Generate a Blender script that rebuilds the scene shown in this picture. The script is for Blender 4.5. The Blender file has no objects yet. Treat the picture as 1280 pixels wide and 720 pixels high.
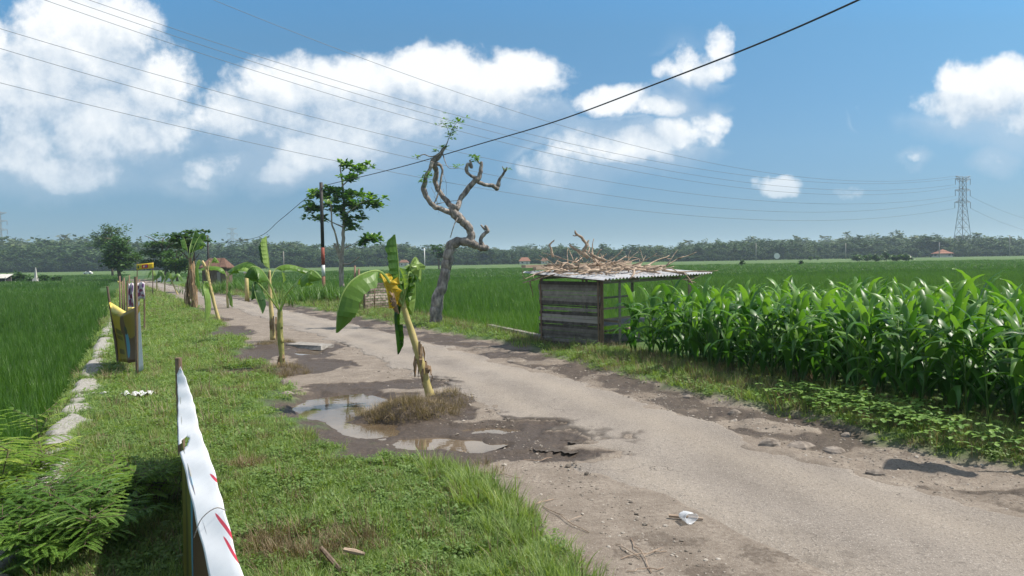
import bpy, math, random
import numpy as np
from mathutils import Vector, Matrix
random.seed(7); RNG = np.random.default_rng(11)
PI = math.pi
scene = bpy.context.scene
COL = scene.collection

# ------------------------------------------------------------------ view geometry (photo pixels -> places)
F = 930.0; CAMZ = 2.0; ROLL = math.atan(.0168); PITCH = math.atan(35/F*math.cos(ROLL))
def ray(px, py):
    a0 = (px-640)/F; b0 = (360-py)/F
    a = a0*math.cos(ROLL)+b0*math.sin(ROLL); b = -a0*math.sin(ROLL)+b0*math.cos(ROLL)
    return Vector((a, math.cos(PITCH)+b*math.sin(PITCH), -math.sin(PITCH)+b*math.cos(PITCH)))
def G(px, py, z=0.0):
    r = ray(px, py); t = (z-CAMZ)/r.z
    return Vector((r.x*t, r.y*t, z))
def P(px, py, Y):
    r = ray(px, py); t = Y/r.y
    return Vector((r.x*t, Y, CAMZ+r.z*t))
DS = np.array([-0.439, 0.8985]); DT = np.array([0.8985, 0.439])
def st(x, y): return x*DS[0]+y*DS[1], x*DT[0]+y*DT[1]
def xy(s, t): return s*DS[0]+t*DT[0], s*DS[1]+t*DT[1]

# ------------------------------------------------------------------ numpy noise
_T = RNG.random((256, 256))
def vnoise(x, y):
    xi = np.floor(x).astype(int); yi = np.floor(y).astype(int)
    fx = x-xi; fy = y-yi; fx = fx*fx*(3-2*fx); fy = fy*fy*(3-2*fy)
    a = _T[xi & 255, yi & 255]; b = _T[(xi+1) & 255, yi & 255]
    c = _T[xi & 255, (yi+1) & 255]; d = _T[(xi+1) & 255, (yi+1) & 255]
    return (a*(1-fx)+b*fx)*(1-fy)+(c*(1-fx)+d*fx)*fy
def fbm(x, y, sc=1.0, octv=4, seed=0):
    x = np.asarray(x, float)*sc+seed*17.3; y = np.asarray(y, float)*sc+seed*9.1
    v = 0; a = .5; n = 0
    for i in range(octv):
        v = v+a*vnoise(x, y); n += a; a *= .5; x = x*2.03+5.1; y = y*2.03+1.7
    return v/n
def sm(a, b, x):
    t = np.clip((x-a)/(b-a), 0, 1); return t*t*(3-2*t)

# ------------------------------------------------------------------ ground zones
def tab(s, xs, ys): return np.interp(s, xs, ys)
def pxtab(pts, near=None):
    q = sorted([st(*G(*p)[:2]) for p in pts]); xs = [float(a[0]) for a in q]; ys = [float(a[1]) for a in q]
    sl = (ys[-1]-ys[-3])/(xs[-1]-xs[-3])
    xs = [-12]+xs+[xs[-1]+60]; ys = [ys[0] if near is None else near]+ys+[ys[-1]+60*sl]
    return lambda s: np.interp(s, xs, ys)
tL = pxtab([(820,690),(760,640),(640,548),(560,490),(500,464),(440,438),(400,422),(340,403),(300,389),(270,378),(240,370),(205,361)])
tR = pxtab([(1280,640),(1100,597),(980,560),(860,520),(760,487),(640,453),(520,424),(420,401),(340,384),(300,375),(262,368),(222,359)], 6.8)
gL = pxtab([(705,715),(700,690),(640,640),(575,592),(520,562),(450,548),(400,525),(368,500),(352,480),(322,450),(300,425),(262,396),(240,383),(215,373),(190,362)])
gR = pxtab([(1280,588),(1200,572),(1100,548),(1000,520),(860,492),(740,457),(640,431),(560,416),(500,406),(420,391),(360,381),(300,371),(262,364)])
rR = pxtab([(1280,528),(800,440),(690,431),(612,413),(560,401),(500,391),(440,380),(380,371),(320,362)])
cS = pxtab([(40,625),(60,590),(85,532),(120,455),(133,420),(141,396),(149,375)])
def rL(s): return cS(s)-.30
def ell(x, y, c, rx, ry, rot=0):
    dx = x-c[0]; dy = y-c[1]; co, si = math.cos(rot), math.sin(rot)
    u = (dx*co+dy*si)/rx; v = (-dx*si+dy*co)/ry
    return np.sqrt(u*u+v*v)
cP1 = G(424, 503); cP1b = G(545, 549); cP1c = G(462, 532); cP1d=G(592,553); cP2 = G(386, 438); cMA = G(512, 516); cMB = G(352, 466); cMC = G(285, 492)
PUD = [(cP1, .66, 1.25, .25, .10), (cP1b, .54, .32, 0, .085), (cP1c, .42, .6, .5, .085), (cP1d, .42, .26, 0, .07), (cP2, .34, .62, .3, .09)]
cM3 = G(270, 400); cM4=G(300,468)
MOUND = [(cMA, .62, .42, .17), (G(560,502), .34,.36,.12), (cMB, .42, .45, .11), (G(343,432), .5, .6, .08), (cM3, .5, .6, .08),(G(240,388),.7,.9,.12),(G(505,507),.3,.3,.05)]
HOLES = [(G(612, 533), .42, .20), (G(712, 553), .27, .10), (G(660,565), .6, .22)]
MUD = [(cP1, 1.1, 1.9, .3), (cP1b, 1.7, 1.0, 0), (cP1d, 1.25, .8, 0), (cMA, 1.1, .8, 0), (G(400, 455), .75, 1.15, .2), (cP2, .8, 1.5, .3), (G(330,440), .7, 1.9, .2), (G(612,536), .62, .45, 0), (G(680,568),.75,.3,0),
       (G(500,480), .85, .55, 0), (G(290,415), .6, 2.5, .3),(G(285,492),.35,.3,0),(G(300,468),.35,.4,0)]
def mudf(x, y):
    m = np.zeros_like(x)-9.0
    for c, rx, ry, ro in MUD: m = np.maximum(m, 1-ell(x, y, c, rx, ry, ro))
    return m + (fbm(x, y, 2.4, 5, 3)-.5)*1.1+(fbm(x, y, 9, 3, 13)-.5)*.35
def height(x, y, under=True):
    x = np.asarray(x, float); y = np.asarray(y, float)
    s, t = st(x, y)
    h = (fbm(x, y, .9, 4, 1)-.5)*.05*sm(300, 60, y)
    gl, gr = gL(s), gR(s)
    grass = sm(gl+.15, gl-.3, t)+sm(gr-.1, gr+.3, t)
    h = h + grass*(.05+(fbm(x, y, 2.3, 3, 2)-.5)*.05)
    h = h - .30*sm(rL(s)+.22, rL(s)-.12, t)
    h = h - .27*sm(rR(s)-.12, rR(s)+.2, t)
    h = h + .20*sm(rR(s)+.0, rR(s)+.2, t)*sm(15.8, 15.0, s)
    # right shoulder: broken, rough
    sh = sm(tR(s)-.1, tR(s)+.15, t)*sm(gr+.25, gr-.1, t)
    h = h + sh*((fbm(x, y, 3.1, 4, 5)-.5)*.13-.03)
    slab = np.maximum.reduce([1-ell(x, y, G(990, 563), .62, .26, -.35), 1-ell(x, y, G(975, 535), .5, .35, -.3), 1-ell(x, y, G(930,528), .4,.3,0), 1-ell(x, y, G(1090,580),1.0,.35,-.4)])
    h = h + .035*sm(0, .3, slab+(fbm(x, y, 5, 3, 8)-.5)*.35)
    md = mudf(x, y)
    h = h - .035*sm(0, .35, md)
    h = h + sm(-.1,.3,md)*(fbm(x, y, 7, 3, 9)-.5)*.03
    for c, rx, ry, ro, d in PUD:
        h = h - d*sm(1.25, .45, ell(x, y, c, rx, ry, ro)+(fbm(x, y, 3.6, 5, 4)-.5)*.8)
    for c, rx, ry, d in MOUND:
        h = h + d*1.0*sm(1.3, .2, ell(x, y, c, rx, ry)+(fbm(x, y, 5, 3, 6)-.5)*.6)
    for c, rx, ry in HOLES:
        h = h - .035*sm(1.1, .7, ell(x, y, c, rx, ry)+(fbm(x, y, 6, 3, 7)-.5)*.6)
    if under: h = h - .06*sm(.2, .5, roadm(x, y))
    far = sm(150, 400, y)
    return h*(1-far)+far*(-.2)
def roadm(x, y):
    s, t = st(x, y)
    e = np.minimum(t-tL(s)+.0, tR(s)-t)
    e = e + (fbm(x, y, 1.9, 4, 12)-.5)*.75*sm(1.0,.2,e)
    m = e*1.0
    m = np.minimum(m, -(mudf(x, y)-.12)*1.2)
    for c, rx, ry in HOLES[:3]:
        m = np.minimum(m, (ell(x, y, c, rx, ry)-1+(fbm(x, y, 6, 3, 7)-.5)*.6)*.8+.1)
    nearfade = sm(6.5, 4.6, s+ (t-3.3)*.3)   # worn out close to the camera on the left
    m = m - nearfade*sm(1.3, .2, t-3.35)*.6
    return m

# ------------------------------------------------------------------ materials
MATS = {}
def newmat(name):
    m = bpy.data.materials.new(name); m.use_nodes = True
    nt = m.node_tree; nt.nodes.clear()
    out = nt.nodes.new('ShaderNodeOutputMaterial')
    return m, nt, out
class NT:
    def __init__(s, nt): s.nt = nt
    def n(s, t, **k):
        nd = s.nt.nodes.new(t)
        for a, b in k.items(): setattr(nd, a, b)
        return nd
    def l(s, a, b): s.nt.links.new(a, b)
    def val(s, sock, v):
        if isinstance(v, bpy.types.NodeSocket): s.l(v, sock)
        else: sock.default_value = v
    def math(s, op, a, b=0.0, c=None, clamp=False):
        m = s.n('ShaderNodeMath', operation=op); m.use_clamp = clamp
        s.val(m.inputs[0], a); s.val(m.inputs[1], b)
        if c is not None: s.val(m.inputs[2], c)
        return m.outputs[0]
    def noise(s, vec, scale, detail=4, rough=.55, dist=0.0):
        m = s.n('ShaderNodeTexNoise'); m.inputs['Scale'].default_value = scale
        m.inputs['Detail'].default_value = detail; m.inputs['Roughness'].default_value = rough
        m.inputs['Distortion'].default_value = dist
        if vec is not None: s.l(vec, m.inputs['Vector'])
        return m.outputs['Fac']
    def ramp(s, fac, stops, mode='LINEAR'):
        r = s.n('ShaderNodeValToRGB'); cr = r.color_ramp; cr.interpolation = mode
        while len(cr.elements) < len(stops): cr.elements.new(.5)
        for e, (p, c) in zip(cr.elements, stops):
            e.position = p; e.color = (*c, 1) if len(c) == 3 else c
        s.l(fac, r.inputs[0]); return r.outputs[0]
    def mix(s, fac, a, b, mode='MIX'):
        m = s.n('ShaderNodeMix', data_type='RGBA', blend_type=mode)
        s.val(m.inputs[0], fac)
        for sk, v in ((m.inputs[6], a), (m.inputs[7], b)):
            if isinstance(v, bpy.types.NodeSocket): s.l(v, sk)
            else: sk.default_value = (*v, 1)
        return m.outputs[2]
    def maprange(s, v, a, b, c=0, d=1, smooth=True):
        m = s.n('ShaderNodeMapRange'); m.interpolation_type = 'SMOOTHSTEP' if smooth else 'LINEAR'
        s.l(v, m.inputs[0])
        for i, q in zip((1, 2, 3, 4), (a, b, c, d)): m.inputs[i].default_value = q
        return m.outputs[0]
    def coord(s, kind='Object'):
        return s.n('ShaderNodeTexCoord').outputs[kind]
    def mapping(s, vec, scale=(1, 1, 1)):
        m = s.n('ShaderNodeMapping'); s.l(vec, m.inputs['Vector']); m.inputs['Scale'].default_value = scale
        return m.outputs[0]
    def attr(s, name, typ='GEOMETRY', out='Fac'):
        a = s.n('ShaderNodeAttribute'); a.attribute_name = name; a.attribute_type = typ
        return a.outputs[out]
    def bsdf(s, out, color, rough=.7, spec=.3, metal=0, bump=None, bstr=.3, bdist=.01, transl=None, tfac=.3):
        b = s.n('ShaderNodeBsdfPrincipled')
        if isinstance(color, bpy.types.NodeSocket): s.l(color, b.inputs['Base Color'])
        else: b.inputs['Base Color'].default_value = (*color, 1)
        s.val(b.inputs['Roughness'], rough); s.val(b.inputs['Specular IOR Level'], spec); s.val(b.inputs['Metallic'], metal)
        if bump is not None:
            bp = s.n('ShaderNodeBump'); bp.inputs['Strength'].default_value = bstr; bp.inputs['Distance'].default_value = bdist
            s.l(bump, bp.inputs['Height']); s.l(bp.outputs[0], b.inputs['Normal'])
        res = b.outputs[0]
        if transl is not None:
            t = s.n('ShaderNodeBsdfTranslucent')
            if isinstance(transl, bpy.types.NodeSocket): s.l(transl, t.inputs[0])
            else: t.inputs[0].default_value = (*transl, 1)
            mx = s.n('ShaderNodeMixShader'); mx.inputs[0].default_value = tfac
            s.l(res, mx.inputs[1]); s.l(t.outputs[0], mx.inputs[2]); res = mx.outputs[0]
        s.l(res, out.inputs['Surface']); return b
def mat_simple(name, c1, c2, scale=8, rough=.75, spec=.25, stretch=(1, 1, 1), bump=.3, bdist=.01, metal=0, detail=5, lo=.3, hi=.7, c3=None):
    m, nt, out = newmat(name); N = NT(nt)
    v = N.mapping(N.coord(), stretch)
    f = N.noise(v, scale, detail, .6)
    stops = [(lo, c1), (hi, c2)] if c3 is None else [(lo, c1), ((lo+hi)/2, c2), (hi, c3)]
    c = N.ramp(f, stops)
    N.bsdf(out, c, rough, spec, metal, bump=f, bstr=bump, bdist=bdist)
    return m
def mat_leaf(name, stops, tint=.35, rough=.45, spec=.35, tfac=.32, inst=True, blade=None, tcol=(1.5, 1.6, .6), noise=0.0, nscale=6):
    """leaf colour: ramp over a random value that belongs to the blade, the instance or the object"""
    m, nt, out = newmat(name); N = NT(nt)
    r = None
    if blade: r = N.attr(blade)
    if inst:
        a = N.attr('tint', 'INSTANCER')
        r = a if r is None else N.math('ADD', N.math('MULTIPLY', r, 1-tint), N.math('MULTIPLY', a, tint))
    if r is None: r = N.n('ShaderNodeObjectInfo').outputs['Random']
    if noise:
        f = N.noise(N.coord(), nscale, 3)
        r = N.math('ADD', r, N.math('MULTIPLY', N.math('SUBTRACT', f, .5), noise))
    c = N.ramp(r, stops)
    tc = N.mix(1.0, c, tcol, 'MULTIPLY')
    N.bsdf(out, c, rough, spec, transl=tc, tfac=tfac)
    return m

# ------------------------------------------------------------------ mesh builder
class MB:
    def __init__(s): s.v = []; s.f = []; s.mi = []; s.a = []
    def add(s, vs, fs, mi=0, a=0.0):
        o = len(s.v); s.v += [tuple(v) for v in vs]
        s.f += [tuple(i+o for i in f) for f in fs]; s.mi += [mi]*len(fs); s.a += [a]*len(vs)
    def box(s, c, size, R=None, mi=0, a=0.0, taper=1.0):
        x, y, z = (q/2 for q in size); vs = []
        for dz in (-1, 1):
            k = taper if dz > 0 else 1
            for dx, dy in ((-1, -1), (1, -1), (1, 1), (-1, 1)):
                p = Vector((dx*x*k, dy*y*k, dz*z))
                if R is not None: p = R @ p
                vs.append(Vector(c)+p)
        s.add(vs, [(3, 2, 1, 0), (4, 5, 6, 7), (0, 1, 5, 4), (1, 2, 6, 5), (2, 3, 7, 6), (3, 0, 4, 7)], mi, a)
    def beam(s, p0, p1, w, h, mi=0, up=Vector((0, 0, 1))):
        p0 = Vector(p0); p1 = Vector(p1); d = p1-p0; L = d.length; d.normalize()
        if abs(d.dot(up)) > .98: up = Vector((0, 1, 0))
        sx = d.cross(up).normalized(); u = sx.cross(d).normalized()
        R = Matrix((sx, d, u)).transposed()
        s.box((p0+p1)/2, (w, L, h), R, mi)
    def tube(s, pts, rad, n=8, mi=0, cap=True, jit=0.0, a=0.0):
        pts = [Vector(p) for p in pts]; m = len(pts)
        if not hasattr(rad, '__len__'): rad = [rad]*m
        vs = []; ref = Vector((.3, .9, .2)).normalized(); prev = None
        for i, p in enumerate(pts):
            d = (pts[min(i+1, m-1)]-pts[max(i-1, 0)])
            d = d.normalized() if d.length > 1e-9 else Vector((0, 0, 1))
            if prev is None:
                u = d.cross(ref)
                if u.length < .05: u = d.cross(Vector((1, 0, 0)))
            else: u = prev-d*prev.dot(d)
            u.normalize(); prev = u; w = d.cross(u)
            for k in range(n):
                t = 2*PI*k/n; r = rad[i]*(1+random.uniform(-jit, jit))
                vs.append(p+u*math.cos(t)*r+w*math.sin(t)*r)
        fs = [(i*n+k, i*n+(k+1) % n, (i+1)*n+(k+1) % n, (i+1)*n+k) for i in range(m-1) for k in range(n)]
        if cap: fs += [tuple(range(n-1, -1, -1)), tuple((m-1)*n+k for k in range(n))]
        s.add(vs, fs, mi, a)
    def build(s, name, mats, parent=None, smooth=False, attr=None, link=True):
        me = bpy.data.meshes.new(name); me.from_pydata(s.v, [], s.f)
        if not isinstance(mats, (list, tuple)): mats = [mats]
        for m in mats: me.materials.append(m)
        if len(mats) > 1: me.polygons.foreach_set('material_index', s.mi)
        if smooth: me.polygons.foreach_set('use_smooth', [True]*len(s.f))
        if attr or True:
            at = me.attributes.new(attr or 'bl', 'FLOAT', 'POINT'); at.data.foreach_set('value', s.a)
        me.update()
        o = bpy.data.objects.new(name, me)
        if link: COL.objects.link(o)
        if parent is not None:
            o.parent = parent
            o.matrix_parent_inverse = Matrix.Translation(parent.location).inverted() if parent.rotation_euler[2] == 0 else parent.matrix_basis.inverted()
        return o
def spline(pts, n):
    """Catmull-Rom through tuples of any length"""
    A = [np.array(p, float) for p in pts]; A = [2*A[0]-A[1]]+A+[2*A[-1]-A[-2]]
    out = []; m = len(pts)-1
    for i in range(n):
        u = i/(n-1)*m; k = min(int(u), m-1); f = u-k
        p0, p1, p2, p3 = A[k:k+4]
        out.append(.5*((2*p1)+(-p0+p2)*f+(2*p0-5*p1+4*p2-p3)*f*f+(-p0+3*p1-3*p2+p3)*f**3))
    return out
def tag(o, label=None, cat=None, group=None, kind=None):
    if label: o['label'] = label
    if cat: o['category'] = cat
    if group: o['group'] = group
    if kind: o['kind'] = kind
    return o
def thing(name, loc, label, cat, group=None):
    o = bpy.data.objects.new(name, None); o.empty_display_size = .2; COL.objects.link(o); o.location = loc
    return tag(o, label, cat, group)
def npmesh(name, V, Fc, mat, smooth=True):
    me = bpy.data.meshes.new(name)
    me.vertices.add(len(V)); me.vertices.foreach_set('co', np.asarray(V, np.float32).ravel())
    Fc = np.asarray(Fc, np.int32); n = Fc.shape[1]
    me.loops.add(Fc.size); me.loops.foreach_set('vertex_index', Fc.ravel())
    me.polygons.add(len(Fc)); me.polygons.foreach_set('loop_start', np.arange(0, Fc.size, n, dtype=np.int32))
    me.update(calc_edges=True); me.validate()
    if smooth: me.polygons.foreach_set('use_smooth', np.ones(len(me.polygons), bool))
    me.materials.append(mat)
    o = bpy.data.objects.new(name, me); COL.objects.link(o); return o
def fattr(o, name, arr):
    a = o.data.attributes.new(name, 'FLOAT', 'POINT'); a.data.foreach_set('value', np.asarray(arr, np.float32))
def hz(x, y): return float(height(np.array([x]), np.array([y]))[0])
def onground(px, py):
    g = G(px, py)
    for _ in range(3):
        z = hz(g.x, g.y); g = G(px, py, z)
    return g

# ------------------------------------------------------------------ materials: setting
def mat_ground():
    m, nt, out = newmat('ground_soil'); N = NT(nt)
    v = N.coord(); wet = N.attr('wet'); grass = N.attr('grass'); field = N.attr('field'); ft = N.attr('ftint'); conc = N.attr('conc')
    n1 = N.noise(v, 3.0, 6, .65); n2 = N.noise(v, 26, 5, .7); n3 = N.noise(v, 90, 3, .7); n0 = N.noise(v, .7, 4)
    dry = N.ramp(n1, [(.3, (.15, .122, .095)), (.5, (.205, .172, .138)), (.7, (.28, .24, .195))])
    dry = N.mix(N.maprange(n2, .42, .7), dry, (.15, .12, .095))
    dry = N.mix(N.math('MULTIPLY', N.maprange(n3, .58, .70), .8), dry, (.42, .38, .33))
    mud = N.ramp(n2, [(.3, (.042, .031, .023)), (.6, (.080, .060, .045)), (.75, (.135, .105, .08))])
    wf = N.maprange(N.math('ADD', wet, N.math('MULTIPLY', N.math('SUBTRACT', n2, .5), .5)), .3, .7)
    c = N.mix(wf, dry, mud)
    gs = N.ramp(n2, [(.35, (.035, .065, .016)), (.55, (.07, .13, .028)), (.75, (.11, .16, .045))])
    c = N.mix(grass, c, gs)
    fc = N.ramp(N.noise(N.mapping(v, (1, 3, 1)), .25, 6, .7), [(.3, (.022, .056, .008)), (.7, (.044, .096, .013))])
    fc2 = N.ramp(N.noise(v, .09, 6, .7), [(.3, (.055, .10, .022)), (.7, (.10, .155, .04))])
    fc = N.mix(ft, fc, fc2)
    c = N.mix(field, c, fc)
    cc = N.ramp(n2, [(.3, (.16, .145, .12)), (.5, (.30, .285, .25)), (.7, (.45, .43, .39))])
    c = N.mix(conc, c, cc)
    hgt = N.math('ADD', N.math('MULTIPLY', n2, .7), N.math('MULTIPLY', n3, .4))
    rough = N.maprange(N.math('ADD', wf, N.math('MULTIPLY', n1, .2)), .6, 1.15, .95, .58)
    N.bsdf(out, c, rough, .3, bump=hgt, bstr=.7, bdist=.03)
    return m
def mat_road():
    m, nt, out = newmat('worn_asphalt'); N = NT(nt)
    v = N.coord(); e = N.attr('edge'); wet = N.attr('wet'); band = N.attr('band')
    n1 = N.noise(N.mapping(v, (1.0, .45, 1)), 1.1, 6, .6); n2 = N.noise(v, 38, 4, .75); n3 = N.noise(v, 85, 3, .65)
    c = N.ramp(n1, [(.3, (.165, .142, .120)), (.5, (.22, .192, .163)), (.72, (.29, .255, .215))])
    c = N.mix(N.math('MULTIPLY', band, .55), c, (.285, .245, .198))
    c = N.mix(N.math('MULTIPLY', N.maprange(n2, .48, .70), .7), c, (.09, .078, .066))
    c = N.mix(N.math('MULTIPLY', N.maprange(n3, .56, .68), .75), c, (.46, .42, .37))
    vo = N.n('ShaderNodeTexVoronoi', feature='DISTANCE_TO_EDGE'); vo.inputs['Scale'].default_value = 2.3
    w = N.n('ShaderNodeVectorMath', operation='ADD'); nv = N.n('ShaderNodeTexNoise'); nv.inputs['Scale'].default_value = 4; N.l(v, nv.inputs['Vector'])
    N.l(v, w.inputs[0]); sc = N.n('ShaderNodeVectorMath', operation='SCALE'); N.l(nv.outputs['Color'], sc.inputs[0]); sc.inputs['Scale'].default_value = .5; N.l(sc.outputs[0], w.inputs[1]); N.l(w.outputs[0], vo.inputs['Vector'])
    crack = N.math('MULTIPLY', N.maprange(vo.outputs['Distance'], .0, .012, 1, 0), N.maprange(N.noise(v, .8, 3), .55, .68))
    c = N.mix(N.math('MULTIPLY', crack, .6), c, (.06, .05, .04))
    wf = N.maprange(N.math('ADD', wet, N.math('MULTIPLY', N.math('SUBTRACT', N.noise(v, 9, 5, .7), .5), .5)), .15, .6)
    c = N.mix(wf, c, (.075, .06, .047))
    hgt = N.math('SUBTRACT', N.math('ADD', N.math('MULTIPLY', n2, .8), N.math('MULTIPLY', n3, .3)), N.math('MULTIPLY', crack, .8))
    N.bsdf(out, c, N.maprange(wf, 0, 1, .92, .7), .3, bump=hgt, bstr=.8, bdist=.02)
    return m
M = {}
M['ground'] = mat_ground(); M['road'] = mat_road()

# ------------------------------------------------------------------ ground sheet
def ftint(x, y):
    """which paddies are the paler, drier ones"""
    d = y+.10*x
    b = .85*sm(150, 160, d)+.35*sm(95, 99, d)*sm(112, 106, d)*(x > 8)
    b = b+(fbm(x/30., d/14., 1, 2, 20)-.5)*.9*sm(120, 180, y)
    return np.clip(b, 0, 1)
def conc_m(x, y, s, t):
    n = fbm(x, y, 2.6, 4, 15)
    e = .19-np.abs(t-cS(s))
    a = sm(0, .05, e+(n-.56)*.55)*sm(40, 25, s)
    return a
Ys = [-60., -40, -28, -20, -14, -10, -6, -3, -1, 0, 1.0]
y = 1.6
while y < 4000:
    Ys.append(y); y += max(.045, min(y*.0052, 1e9)) if y < 60 else (y*.03)
Ys = np.array(Ys)
u = np.concatenate([-np.geomspace(5, 1.0, 14)[:-1], np.linspace(-1.0, .95, 640), np.geomspace(.95, 5, 14)[1:]])
W = np.where(Ys > 3, Ys+1.2, np.where(Ys > 0, 4.2, 4.2-3*Ys))
XX = W[:, None]*u[None, :]; YY = np.repeat(Ys[:, None], len(u), 1)
X = XX.ravel(); Y = YY.ravel()
Z = height(X, Y)
S_, T_ = st(X, Y)
cm = conc_m(X, Y, S_, T_); Z = Z+cm*.03
Z = Z+sm(.1,.3,(.15-np.abs(T_-8.22)))*0
nr, nc = XX.shape
idx = np.arange(nr*nc).reshape(nr, nc)
FC = np.stack([idx[:-1, :-1].ravel(), idx[:-1, 1:].ravel(), idx[1:, 1:].ravel(), idx[1:, :-1].ravel()], 1)
ground = npmesh('ground', np.stack([X, Y, Z], 1), FC, M['ground'])
tag(ground, kind='structure', label='earth verge, muddy shoulders and flat paddy land')
md = mudf(X, Y)
sh = sm(tR(S_)-.1, tR(S_)+.05, T_)*sm(gR(S_)+.3, gR(S_)-.2, T_)
wet = np.clip(sm(-.15, .3, md)+sh*(.42+.58*sm(.40, .58, fbm(X, Y, 1.5, 4, 31))), 0, 1)
slabm = np.maximum.reduce([1-ell(X, Y, G(990, 563), .62, .26, -.35), 1-ell(X, Y, G(975, 535), .5, .35, -.3), 1-ell(X, Y, G(930,528), .4,.3,0), 1-ell(X, Y, G(1090,585),1.3,.45,-.4)])
wet = wet*(1-sm(0, .2, slabm))
wet = np.maximum(wet, .5*sm(.5,.62,fbm(X,Y,4.2,4,33))*sm(1.1,.6,ell(X,Y,G(900,690),1.3,.6)))
gn = (fbm(X, Y, 2.0, 4, 21)-.5)*.5
gm = np.maximum(sm(gL(S_)+.15, gL(S_)-.2, T_+gn), sm(gR(S_)-.1, gR(S_)+.3, T_+gn))
gm = gm*(1-sm(0, .3, md))
fld = np.maximum(sm(rL(S_)+.1, rL(S_)-.1, T_), sm(rR(S_), rR(S_)+.2, T_)*sm(14.9, 15.6, S_+sm(16,18,T_)*9))
fld = np.maximum(fld, sm(105, 125, Y))
for c, rx, ry, d in MOUND: wet = np.maximum(wet, .9*sm(1.6, 1.1, ell(X, Y, c, rx, ry)+gn))
fattr(ground, 'wet', wet); fattr(ground, 'grass', gm*(1-fld)); fattr(ground, 'field', fld); fattr(ground, 'ftint', ftint(X, Y)); fattr(ground, 'conc', cm)

# ------------------------------------------------------------------ road sheet
ss = [-9.0]
while ss[-1] < 95: ss.append(ss[-1]+(.2 if ss[-1] < 2 else max(.05, ss[-1]*.006)))
ss = np.array(ss); tn = 75
f = np.linspace(-.12, 1.12, tn)
SS = np.repeat(ss[:, None], tn, 1); TT = tL(SS)+(tR(SS)-tL(SS))*f[None, :]
RX, RY = xy(SS, TT); RX = RX.ravel(); RY = RY.ravel()
rm = roadm(RX, RY)
base = (fbm(RX, RY, .9, 4, 1)-.5)*.05*sm(300, 60, RY)
crown = .02*(1-((f-.5)*2)**2)[None, :].repeat(len(ss), 0).ravel()
nearL = sm(8.5, 6.5, SS.ravel())*sm(2.2, 1.4, (TT-tL(SS)).ravel())
RZ = base+crown*0.6*(1-nearL)+.012-.10*sm(.08, .0, rm)*(1-nearL)-nearL*.03*(1-sm(-.1, .55, rm))+(fbm(RX, RY, 6, 3, 40)-.5)*.008-.02*sm(.5,.8,fbm(RX,RY,.8,3,41))
idx = np.arange(len(RX)).reshape(len(ss), tn)
FC = np.stack([idx[:-1, :-1].ravel(), idx[:-1, 1:].ravel(), idx[1:, 1:].ravel(), idx[1:, :-1].ravel()], 1)
keep = (rm[FC] > -.12).any(1); FC = FC[keep]
road = npmesh('road', np.stack([RX, RY, RZ], 1), FC, M['road'])
tag(road, kind='structure', label='narrow worn asphalt lane with broken edges')
fattr(road, 'edge', rm); fattr(road, 'wet', sm(-.35, .05, mudf(RX, RY))*.6+.30*sm(.5, .62, fbm(RX, RY, 5.2, 4, 33))*sm(1.1, .6, ell(RX, RY, G(900, 690), 1.4, .6)))
ff = np.repeat(f[None, :], len(ss), 0).ravel()
fattr(road, 'band', np.clip(np.exp(-((ff-.28)/.1)**2)+np.exp(-((ff-.74)/.12)**2), 0, 1))

# ------------------------------------------------------------------ puddles
def mat_water():
    m, nt, out = newmat('muddy_water'); N = NT(nt)
    f = N.noise(N.coord(), 1.6, 3); c = N.ramp(f, [(.35, (.085, .062, .040)), (.65, (.14, .105, .07))])
    b = N.bsdf(out, c, .025, .5, bump=N.noise(N.coord(), 9, 2), bstr=.04, bdist=.01); b.inputs['IOR'].default_value = 1.45
    return m
M['water'] = mat_water()
def puddle(cs, z, label):
    mb = MB(); 
    x0 = min(c.x-r for c, r in cs); x1 = max(c.x+r for c, r in cs); y0 = min(c.y-r for c, r in cs); y1 = max(c.y+r for c, r in cs)
    n = 24; pts = []
    cx, cy = (x0+x1)/2, (y0+y1)/2
    for k in range(n):
        a = 2*PI*k/n; pts.append((cx+(x1-x0)/2*math.cos(a)*1.1, cy+(y1-y0)/2*math.sin(a)*1.1, z))
    mb.add(pts+[(cx, cy, z)], [(k, (k+1) % n, n) for k in range(n)])
    return tag(mb.build('puddle', M['water']), label, kind='structure')
puddle([(cP1, 1.0), (cP1c, .8), (cP1b, .8), (cP1d,.6)], -.062, 'muddy puddle reflecting clouds beside the earth mound')
puddle([(cP2, .75)], -.062, 'small puddle beside the broken slab')

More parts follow.
